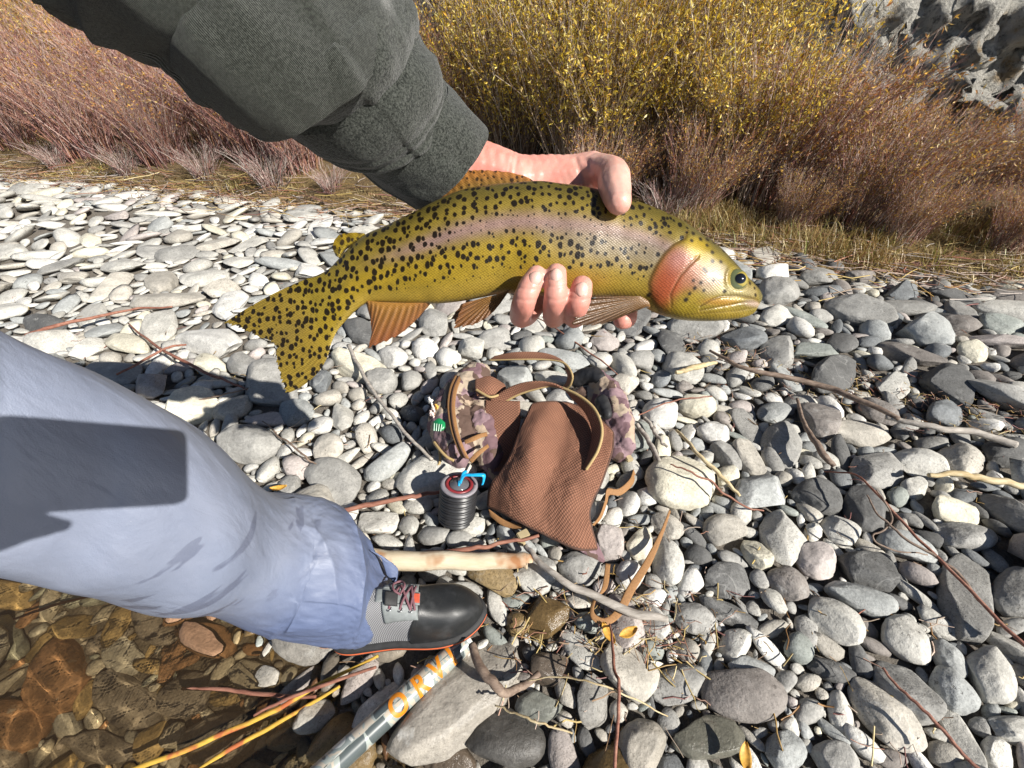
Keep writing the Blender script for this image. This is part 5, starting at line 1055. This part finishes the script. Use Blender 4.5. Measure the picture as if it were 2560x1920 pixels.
# lower straps
pp(ribbon('webbing_strap', [(1221,1272,.045),(1250,1292,.04),(1280,1306,.04),(1305,1312,.045)], [(1225,1290,.03),(1252,1312,.028),(1282,1322,.03),(1303,1322,.04)], M_TAN, 40))
W1 = [(1584,1172,.03),(1574,1198,.045),(1546,1222,.05),(1518,1222,.06),(1512,1252,.045),(1498,1290,.035),(1480,1312,.04)]
pp(ribbon('webbing_strap', W1, [(x_ + 6, y_ + 16 if i_ < 4 else y_ + 4, z_ - .012) for i_, (x_, y_, z_) in enumerate(W1)], M_TAN, 60, .003))
W2 = [(1673,1274,.05),(1650,1330,.055),(1612,1400,.05),(1570,1465,.05),(1540,1522,.04),(1512,1545,.045),(1486,1532,.05),(1490,1500,.055),(1505,1468,.05),(1514,1408,.04)]
pp(ribbon('webbing_strap', W2, [(x_ + d_[0], y_ + d_[1], z_ - .004) for (x_, y_, z_), d_ in zip(W2, [(4, 4), (8, 6), (17, 8), (20, 8), (16, 14), (4, 18), (-8, 14), (-9, 2), (12, 4), (12, 2)])], M_TAN, 110, .003))
def box(name, c, ax_, s, mt, par=None, bev=.002):
    bm = bmesh.new(); bmesh.ops.create_cube(bm, size=1); bmesh.ops.scale(bm, vec=s, verts=bm.verts); bmesh.ops.bevel(bm, geom=list(bm.edges), offset=bev, segments=2, affect='EDGES'); bmesh.ops.rotate(bm, matrix=Matrix.Rotation(ax_, 3, 'Z'), verts=bm.verts)
    me = bpy.data.meshes.new(name); bm.to_mesh(me); bm.free(); o = ob(name, me, mt, None); o.location = Vector([float(t_) for t_ in c]); return o
pp(box('buckle', G(1308, 1338, .045), .5, (.030, .022, .014), M_CLEAR)); pp(box('buckle_prong', G(1298, 1352, .035), .9, (.012, .034, .008), M_CLEAR, bev=.0015)); pp(box('end_tab', G(1572, 1146, .05), .3, (.02, .02, .012), M_CLEAR))
pp(tube('drawcord', gl_((1225,1262,.05),(1255,1295,.03),(1290,1335,.03),(1310,1365,.03)), .0022, M_BLK, None, 40, 6))

# ---- stack of leader spools hanging from the pack
ts = thing('tippet_spool_stack', 'black stack of line spools with red hub ring clipped below the pack', 'line spools', G(1142, 1300, .01))
pa, pb = G(1148, 1212, .125), G(1141, 1292, .018); axv = pa - pb; Ls = np.linalg.norm(axv); axv /= Ls; s1 = np.cross(axv, [0, 1., .2]); s1 /= np.linalg.norm(s1); s2 = np.cross(axv, s1)
def lathe(name, prof, mt, n_=56):
    th_ = np.arange(n_) / n_ * 2 * math.pi; V = np.array([pb + axv * z_ + r_ * (np.cos(th_)[:, None] * s1 + np.sin(th_)[:, None] * s2) for r_, z_ in prof]); return adopt(mk(name, V, gridF(len(prof), n_, True), mt, None), ts)
M_SP = plain('spool_black', (.022, .022, .024), .38, .2, 200, .1); M_SPG = plain('spool_grey', (.24, .22, .24), .4); M_SPR = plain('spool_red', (.22, .025, .03), .4)
NSP = 6; hs = Ls / NSP; r0 = .049
for k_ in range(NSP):
    z0 = k_ * hs; lathe('spool', [(.004, z0), (r0 * .93, z0), (r0, z0 + hs * .12), (r0, z0 + hs * .30), (r0 * .86, z0 + hs * .42), (r0 * .86, z0 + hs * .60), (r0, z0 + hs * .72), (r0, z0 + hs * .90), (r0 * .93, z0 + hs * .995), (.004, z0 + hs * .995)], M_SP)
lathe('rim_ring', [(r0 * .72, Ls), (r0 * .72, Ls + .003), (r0 * .97, Ls + .003), (r0 * .98, Ls - .002), (r0 * .72, Ls - .002)], M_SPG); lathe('hub_ring', [(r0 * .56, Ls), (r0 * .56, Ls + .0045), (r0 * .73, Ls + .0045), (r0 * .73, Ls)], M_SPR); lathe('hub', [(.001, Ls + .014), (.010, Ls + .014), (.014, Ls + .008), (.024, Ls + .006), (.026, Ls)], plain('hub_smoke', (.10, .10, .11), .15))
for x_, y_, z_ in ((1112,1245,.09),(1112,1278,.055),(1146,1288,.03)): adopt(tube('line_tab', gl_((x_ - 7, y_ + 5, z_ - .004), (x_ + 6, y_ - 4, z_ + .008)), .0032, plain('tab_yellow_%d' % y_, (.62, .55, .03), .5), None, 10, 7), ts)
adopt(tube('hanger_cord', gl_((1148,1210,.135),(1160,1185,.13),(1172,1160,.12)), .0035, M_BLK, None, 24, 8), ts)
# blue hook tool
bt_ = thing('line_nipper', 'bright blue hooked plastic clip on top of the spool stack', 'tool', G(1150, 1205, .14))
M_BLU = plain('clip_blue', (.012, .34, .62), .35, .08)
adopt(ribbon('handle', [(1147,1207,.142),(1152,1192,.155),(1160,1184,.162),(1180,1184,.165),(1200,1183,.165),(1213,1186,.162),(1212,1200,.15),(1208,1212,.14)], [(1153,1210,.142),(1158,1197,.155),(1164,1191,.162),(1181,1191,.165),(1199,1191,.165),(1206,1193,.162),(1206,1203,.15),(1203,1213,.14)], M_BLU, 60, .006, 5), bt_)
adopt(ribbon('jaw', [(1152,1192,.158),(1156,1180,.166),(1164,1175,.168)], [(1160,1190,.158),(1164,1183,.166),(1170,1180,.168)], M_BLU, 20, .006, 5), bt_)
adopt(tube('stem', gl_((1147,1214,.135),(1149,1202,.146)), .0036, M_BLU, None, 10, 8), bt_)

# ================================================================== LANDING NET HANDLE
A_ = G(1172, 1598, .012); B_ = G(770, 1945, .055); B2 = B_ + (B_ - A_) * 1.1; B2[2] = .03
hn = thing('landing_net_handle', 'grey camouflage landing net handle with orange capital letters reaching out of the stream', 'net handle', (A_ + B_) / 2)
b = NB('net_camo'); uvn = b.uv(); n1 = b.noise(b.n('Mapping', {'Vector': uvn, 'Scale': (1, 2.2, 1)}).outputs[0], 13, 2, .4, .5)
cr = b.n('ValToRGB', {0: n1}); el = cr.color_ramp.elements; cr.color_ramp.interpolation = 'CONSTANT'; el[0].color = (.07, .085, .085, 1); el[1].position = .43; el[1].color = (.29, .32, .295, 1)
for p_, c_ in ((.50, (.42, .37, .30, 1)), (.56, (.23, .26, .25, 1)), (.64, (.55, .56, .52, 1))): e_ = el.new(p_); e_.color = c_
b.p(Base_Color=cr.outputs[0], Roughness=.28); b.b.inputs['Coat Weight'].default_value = .4; M_NET = b.m
hax = B2 - A_; hL = np.linalg.norm(hax); hax /= hL; RH = .0215
h1 = np.cross(hax, [0, 0, 1.]); h1 /= np.linalg.norm(h1); h2v = np.cross(h1, hax)     # h1 sideways, h2v up
zs = np.linspace(0, hL, 60); th_ = np.arange(40) / 40 * 2 * math.pi
V = np.array([A_ + hax * z_ + RH * (np.cos(th_)[:, None] * h2v + np.sin(th_)[:, None] * h1) for z_ in zs]); V = np.concatenate([np.repeat(A_[None, None], 40, 1), V, np.repeat(B2[None, None], 40, 1)])
uvh = np.stack(np.meshgrid(np.linspace(0, .135, 40), np.concatenate([[0], zs, [hL]])), -1); adopt(mk('tube', V, gridF(62, 40, True), M_NET, None, uv=uvh), hn)
# lettering wrapped round the tube; it reads from the stream up towards the boot
M_ORG = plain('letter_orange', (.60, .20, .008), .5, .1)
cam_dir = (C0 - (A_ + B_) / 2); cam_dir -= hax * (cam_dir @ hax); cam_dir /= np.linalg.norm(cam_dir); phc = math.atan2(cam_dir @ h1, cam_dir @ h2v)
def sgl(px_, py_):
    p_ = G(px_, py_, .05); return (p_ - A_) @ hax
upv = np.cross(hax, cam_dir)   # direction across the tube, letter up = left of reading direction
for ch, px_, py_ in (('O', 985, 1742), ('R', 1040, 1692), ('V', 1080, 1647), ('I', 1117, 1616)):
    cu = bpy.data.curves.new('letter', 'FONT'); cu.body = ch; cu.size = 1; cu.align_x = 'CENTER'; cu.offset = .035; cu.extrude = 0
    to = bpy.data.objects.new('t', cu); COL.objects.link(to); dg = bpy.context.evaluated_depsgraph_get(); dg.update(); me = bpy.data.meshes.new_from_object(to.evaluated_get(dg)); bpy.data.objects.remove(to)
    bm = bmesh.new(); bm.from_mesh(me); bmesh.ops.triangulate(bm, faces=bm.faces)
    for _ in range(2): bmesh.ops.subdivide_edges(bm, edges=[e for e in bm.edges if e.calc_length() > .12], cuts=1, use_grid_fill=False); bmesh.ops.triangulate(bm, faces=bm.faces)
    s0 = sgl(px_, py_); Lh = .047
    for v_ in bm.verts:
        tx, ty = v_.co.x * Lh * .9, (v_.co.y - .36) * Lh * 1.2
        z_ = s0 - tx; a_ = phc - .0 - ty / RH * (1 if (np.cross(h2v, h1) @ hax) * (upv @ h1) == 0 else np.sign(upv @ (math.cos(phc + .1) * h2v + math.sin(phc + .1) * h1) - upv @ (math.cos(phc) * h2v + math.sin(phc) * h1))) * -1
        p_ = A_ + hax * z_ + (RH + .0012) * (math.cos(a_) * h2v + math.sin(a_) * h1); v_.co = Vector(p_)
    me2 = bpy.data.meshes.new('letter'); bm.to_mesh(me2); bm.free(); bpy.data.meshes.remove(me); adopt(ob('letter', me2, M_ORG, None), hn)

# ================================================================== STICKS AND TWIGS
def stick_mat(name, c0, c1, c2=None, sc_=30):
    b = NB(name); v = b.pos(); m_ = b.n('Mapping', {'Vector': v, 'Scale': (.35, 1.6, 1.6)}).outputs[0]
    c = b.mix(b.rng(b.noise(m_, sc_ * 2, 5, .65), .35, .65), c0, c1)
    if c2: c = b.mix(b.rng(b.noise(v, sc_ * .6, 3), .54, .64), c, c2)
    b.p(Base_Color=c, Roughness=.75, Normal=b.bump(b.noise(m_, 260, 4, .7), .5, .002)); return b.m
M_GRYW = stick_mat('grey_driftwood', (.24, .21, .18), (.46, .42, .37)); M_REDT = stick_mat('red_twig', (.16, .055, .035), (.32, .15, .10)); M_BRNT = stick_mat('brown_twig', (.11, .07, .05), (.27, .20, .15)); M_STRAWT = stick_mat('straw_stalk', (.42, .31, .15), (.62, .52, .33)); M_YELT = stick_mat('yellow_reed', (.42, .24, .03), (.55, .36, .05), (.35, .10, .03))
M_PEEL = stick_mat('peeled_wood', (.52, .42, .28), (.64, .56, .42), (.33, .15, .06), 16)
def stick(name, label, cat, pts, r, mt, group=None, n=60, sides=8, wob=.004):
    p_ = [G(x_, y_, max(z_, float(gz(*G(x_, y_, 0)[:2])) + (.0 if z_ < 0 else .005))) if z_ >= 0 else G(x_, y_, z_) for x_, y_, z_ in pts]
    p_ = crom(np.array(p_), n); p_ = p_ + wob * fbm(np.stack([np.linspace(0, 9, n) + len(label), 0 * p_[:, 0], 0 * p_[:, 0]], -1), len(pts) * 7 + int(pts[0][0]), 2)[:, None] * np.array([.5, .5, .6])
    o = tube(name, p_, r, mt, None, n, sides); return tag(o, label, cat, group)
pl = stick('peeled_stick', 'thick pale peeled stick with rusty bark patches beside the boot', 'stick', [(905, 1396, .045), (1050, 1402, .05), (1200, 1402, .052), (1300, 1402, .055), (1320, 1403, .056)], (.024, .022, .020, .017, .015), M_PEEL, None, 80, 14, .003)
stick('driftwood_branch', 'long weathered grey branch running from the pack towards the cobbles', 'branch', [(1315, 1362, .05), (1345, 1400, .06), (1400, 1450, .065), (1500, 1495, .06), (1600, 1535, .055), (1668, 1550, .05)], (.006, .0075, .008, .009, .010, .007), M_GRYW)
stick('driftwood_branch', 'grey stick standing up from the gravel below the fish tail and reaching the pack', 'branch', [(872, 862, .06), (905, 930, .06), (950, 1000, .06), (1010, 1080, .06), (1080, 1150, .05)], (.008, .007, .006, .0055, .005), M_GRYW)
stick('dark_root', 'dark bent stick lying over the white boulder by the boot', 'stick', [(1180, 1612, .07), (1205, 1670, .085), (1240, 1715, .085), (1265, 1732, .07), (1300, 1718, .05), (1345, 1688, .04)], (.008, .009, .009, .008, .007, .006), M_BRNT)
stick('driftwood_branch', 'pale forked driftwood stick beside the right pack pocket', 'branch', [(1592, 1060, .05), (1615, 1090, .05), (1640, 1140, .05), (1655, 1175, .045)], (.007, .008, .007, .006), M_GRYW)
stick('driftwood_branch', 'thin grey stick leaning just behind the forked driftwood stick', 'branch', [(1610, 1045, .05), (1630, 1070, .05), (1650, 1100, .05), (1668, 1118, .045)], (.006, .006, .005, .004), M_GRYW)
stick('dry_stalk', 'straw-coloured stalk lying above the big cream boulder', 'twig', [(1690, 1075, .06), (1740, 1130, .09), (1800, 1190, .07), (1850, 1240, .05)], (.004, .0055, .006, .004), M_STRAWT)
stick('red_twig', 'thin red twig lying across the big cream boulder', 'twig', [(1675, 1162, .10), (1730, 1180, .105), (1790, 1215, .08), (1860, 1265, .05), (1910, 1275, .04)], (.002, .0026, .003, .0026, .002), M_REDT)
stick('driftwood_branch', 'brown stick standing among the cobbles by the round grey stone', 'branch', [(1992, 998, .06), (2010, 1050, .06), (2035, 1100, .07), (2062, 1140, .06), (2085, 1165, .045)], (.005, .006, .009, .010, .007), M_BRNT)
stick('driftwood_branch', 'brown forked branch in the leaf litter on the right gravel', 'branch', [(1775, 875, .05), (1850, 915, .06), (1950, 940, .055), (2060, 965, .05), (2150, 1000, .06), (2250, 1045, .06)], (.005, .008, .010, .011, .010, .008), M_BRNT)
stick('driftwood_branch', 'long bleached branch ending beside the flat blue-grey slab', 'branch', [(2215, 1040, .05), (2330, 1068, .06), (2430, 1080, .055), (2540, 1110, .05)], (.008, .010, .011, .012), M_GRYW)
stick('driftwood_branch', 'pale stick lying past the cream elongated cobble', 'branch', [(2320, 1190, .05), (2400, 1185, .06), (2480, 1200, .055), (2580, 1218, .05)], (.006, .009, .010, .009), M_STRAWT)
stick('red_twig', 'long red-brown twig arching over the blue-grey cobbles to the edge', 'twig', [(2060, 1180, .05), (2140, 1190, .09), (2220, 1260, .11), (2320, 1370, .09), (2430, 1480, .08), (2570, 1620, .07)], (.002, .0026, .003, .0034, .0036, .004), M_REDT, None, 90)
stick('brown_twig', 'dark twig branching off the long red-brown twig over dark cobbles', 'twig', [(2165, 1240, .12), (2200, 1290, .11), (2260, 1340, .1), (2380, 1420, .08), (2450, 1500, .06)], (.0018, .0024, .003, .0035, .003), M_BRNT)
stick('brown_twig', 'dark bent twig hooking round the pale blue elongated cobble', 'twig', [(2190, 1225, .13), (2230, 1290, .10), (2215, 1320, .1), (2180, 1345, .09), (2240, 1380, .07), (2320, 1385, .06)], (.0018, .0022, .0022, .002, .002, .0015), M_BRNT)
stick('red_twig', 'red twig standing beside the beige triangular cobble', 'twig', [(1525, 1560, .05), (1535, 1640, .10), (1545, 1720, .12), (1545, 1800, .1), (1538, 1925, .08)], (.002, .003, .003, .003, .003), M_REDT)
stick('dry_stalk', 'fine tan stalk lying diagonally over long beige cobbles', 'twig', [(2207, 1668, .09), (2290, 1760, .09), (2370, 1840, .08), (2450, 1925, .07)], (.002, .003, .003, .003), M_REDT)
stick('dry_stalk', 'fine straw stalk crossing the blue-grey cobble by the wet dark rock', 'twig', [(1240, 1760, .06), (1330, 1800, .09), (1430, 1835, .09)], (.0015, .002, .0015), M_STRAWT)
stick('dry_stalk', 'thin pale stalk arching over the beige triangular cobble', 'twig', [(1320, 1700, .06), (1420, 1690, .10), (1500, 1710, .12), (1600, 1750, .1), (1670, 1790, .07)], (.0013, .0016, .0016, .0015, .001), M_STRAWT)
stick('red_twig', 'red twig with side shoots below the fish tail, in the sun', 'twig', [(320, 810, .04), (370, 850, .06), (430, 890, .07), (500, 925, .05), (560, 950, .05), (620, 975, .04)], (.003, .005, .006, .006, .005, .003), M_REDT)
stick('red_twig', 'short red twig crossing the twig with side shoots', 'twig', [(290, 938, .04), (360, 900, .06), (420, 870, .07), (465, 862, .05)], (.004, .005, .005, .004), M_REDT)
stick('red_twig', 'long thin dry stem pointing at the dark oval stone by the wader', 'twig', [(65, 838, .05), (140, 815, .07), (250, 790, .06), (340, 772, .05), (430, 768, .04)], (.008, .008, .007, .005, .004), M_REDT)
stick('brown_twig', 'thin dark twig in the shade of the fish beside the wader knee', 'twig', [(425, 1015, .04), (500, 1000, .05), (600, 975, .05), (680, 960, .04)], (.002, .003, .003, .002), M_BRNT)
stick('brown_twig', 'dark crossed twig at the tip of the fish shadow', 'twig', [(655, 1055, .05), (700, 1090, .06), (760, 1140, .06), (790, 1160, .04)], (.002, .0028, .003, .002), M_BRNT)
stick('red_twig', 'red twig lying between the wader leg and the spool stack', 'twig', [(850, 1275, .05), (920, 1262, .05), (1000, 1245, .055), (1060, 1235, .05), (1110, 1228, .045)], (.006, .007, .006, .006, .004), M_REDT)
stick('red_twig', 'smooth pinkish twig lying under the pack buckle', 'twig', [(1010, 1390, .03), (1150, 1375, .055), (1250, 1360, .05), (1345, 1342, .05)], (.005, .006, .005, .004), M_REDT)
stick('driftwood_branch', 'pale split wood sliver on cobbles right of the fish head', 'stick', [(1690, 930, .05), (1740, 918, .06), (1792, 905, .05)], (.008, .012, .006), M_STRAWT)
stick('red_twig', 'fine red twigs lying below the held fish', 'twig', [(1330, 790, .04), (1380, 815, .06), (1430, 850, .06), (1500, 900, .05), (1545, 935, .04)], (.002, .003, .0035, .003, .002), M_REDT)
stick('red_twig', 'thin red twig rising from the pack to the white cobbles', 'twig', [(1595, 1040, .06), (1660, 1010, .07), (1720, 995, .07), (1780, 990, .05)], (.002, .0025, .0025, .002), M_REDT)
# reeds drifting in the stream
stick('yellow_reed', 'long yellow reed stem slanting out of the stream under the net handle', 'reed', [(300, 1935, -.05), (450, 1880, -.045), (600, 1815, -.04), (700, 1770, -.03), (800, 1710, -.02), (945, 1640, .01)], (.0045, .005, .005, .005, .0045, .003), M_YELT, wob=.002)
stick('yellow_reed', 'second yellow reed lying lower in the stream beside the first', 'reed', [(480, 1935, -.06), (580, 1870, -.055), (680, 1815, -.05), (760, 1770, -.045), (850, 1715, -.03)], (.004, .0045, .0045, .004, .003), M_YELT, wob=.002)
stick('red_twig', 'red stem lying just under the stream surface', 'twig', [(455, 1722, -.06), (560, 1724, -.055), (680, 1738, -.045), (790, 1742, -.035)], (.003, .004, .004, .003), M_REDT, wob=.002)
stick('red_twig', 'pale red stem crossing the yellow reeds above the water', 'twig', [(635, 1788, -.03), (720, 1745, -.02), (810, 1712, -.01), (940, 1668, .02)], (.0025, .0035, .004, .003), M_REDT, wob=.002)
stick('red_twig', 'red stem on the stream bed beside the wader leg', 'twig', [(45, 1555, -.09), (110, 1530, -.085), (170, 1508, -.08), (240, 1490, -.07)], (.0035, .0045, .004, .003), M_REDT, wob=.002)
# fallen leaves
for k_, (x_, y_, z_, a_) in enumerate(((1570, 1583, .05, .4), (2395, 0, 0, 0), (1862, 1895, .05, 1.2), (698, 1222, .06, .2), (1520, 1585, .045, 2.))):
    if y_ == 0: continue
    c_ = G(x_, y_, z_); u_, w_ = np.meshgrid(np.linspace(-1, 1, 9), np.linspace(-1, 1, 7), indexing='ij'); lx = u_ * .022; ly = w_ * .010 * (1 - u_ ** 2 * .85); lz = .004 * w_ ** 2 + .006 * u_ ** 2
    V = np.stack([c_[0] + lx * math.cos(a_) - ly * math.sin(a_), c_[1] + lx * math.sin(a_) + ly * math.cos(a_), c_[2] + lz], -1); o = solid('fallen_leaf', V, .0008, bpy.data.materials.get('leaf_litter') or plain('leaf_litter', (.55, .30, .05), .6, .3, 200), None)
    tag(o, {1570: 'small yellow fallen leaf just right of the webbing strap loop', 1862: 'yellow-orange fallen leaf at the edge of the dark green wet cobble', 698: 'yellow leaf lying beside the wader leg near the big grey cobble', 1520: 'small yellow fallen leaf right under the webbing strap loop'}[x_], 'leaf', 'fallen leaves')

# fine plant debris caught between the cobbles: uncountable, one object
r_ = np.random.default_rng(77); n = 2200; sub_ = r_.uniform(size=2200) < .6
pxs = np.concatenate([r_.uniform(1700, 2620, 900), r_.normal(1560, 140, 500), r_.uniform(0, 2560, 800)]); pys = np.concatenate([870 + (pxs[:900] - 1750) * .24 + r_.normal(0, 30, 900), r_.normal(1570, 80, 500), r_.uniform(700, 1900, 800)])
g_ = G(pxs, pys, .015); keep = sub_ & (shore(g_[:, 0], g_[:, 1]) > .05) & (bankd(g_[:, 0], g_[:, 1]) < 0); g_ = g_[keep]; n = len(g_)
a = r_.uniform(0, 6.28, n); L = r_.uniform(.012, .07, n); t = np.linspace(-.5, .5, 4); zz = gz(g_[:, 0], g_[:, 1]) + r_.uniform(.004, .03, n)
pts = np.stack([g_[:, 0:1] + np.cos(a)[:, None] * L[:, None] * t + r_.normal(0, .002, (n, 4)), g_[:, 1:2] + np.sin(a)[:, None] * L[:, None] * t + r_.normal(0, .002, (n, 4)), zz[:, None] + r_.normal(0, .003, (n, 4))], -1)
V_, F_, i_ = tubes(pts, np.ones((n, 4)) * r_.uniform(.0006, .0018, (n, 1)), 3)
tag(mk('plant_debris', V_, F_, M_STEM, col=pick(r_, RED + BRN + STRAW, n)[i_]), 'fine reddish-brown plant debris caught between the cobbles', 'plant debris', kind='stuff')
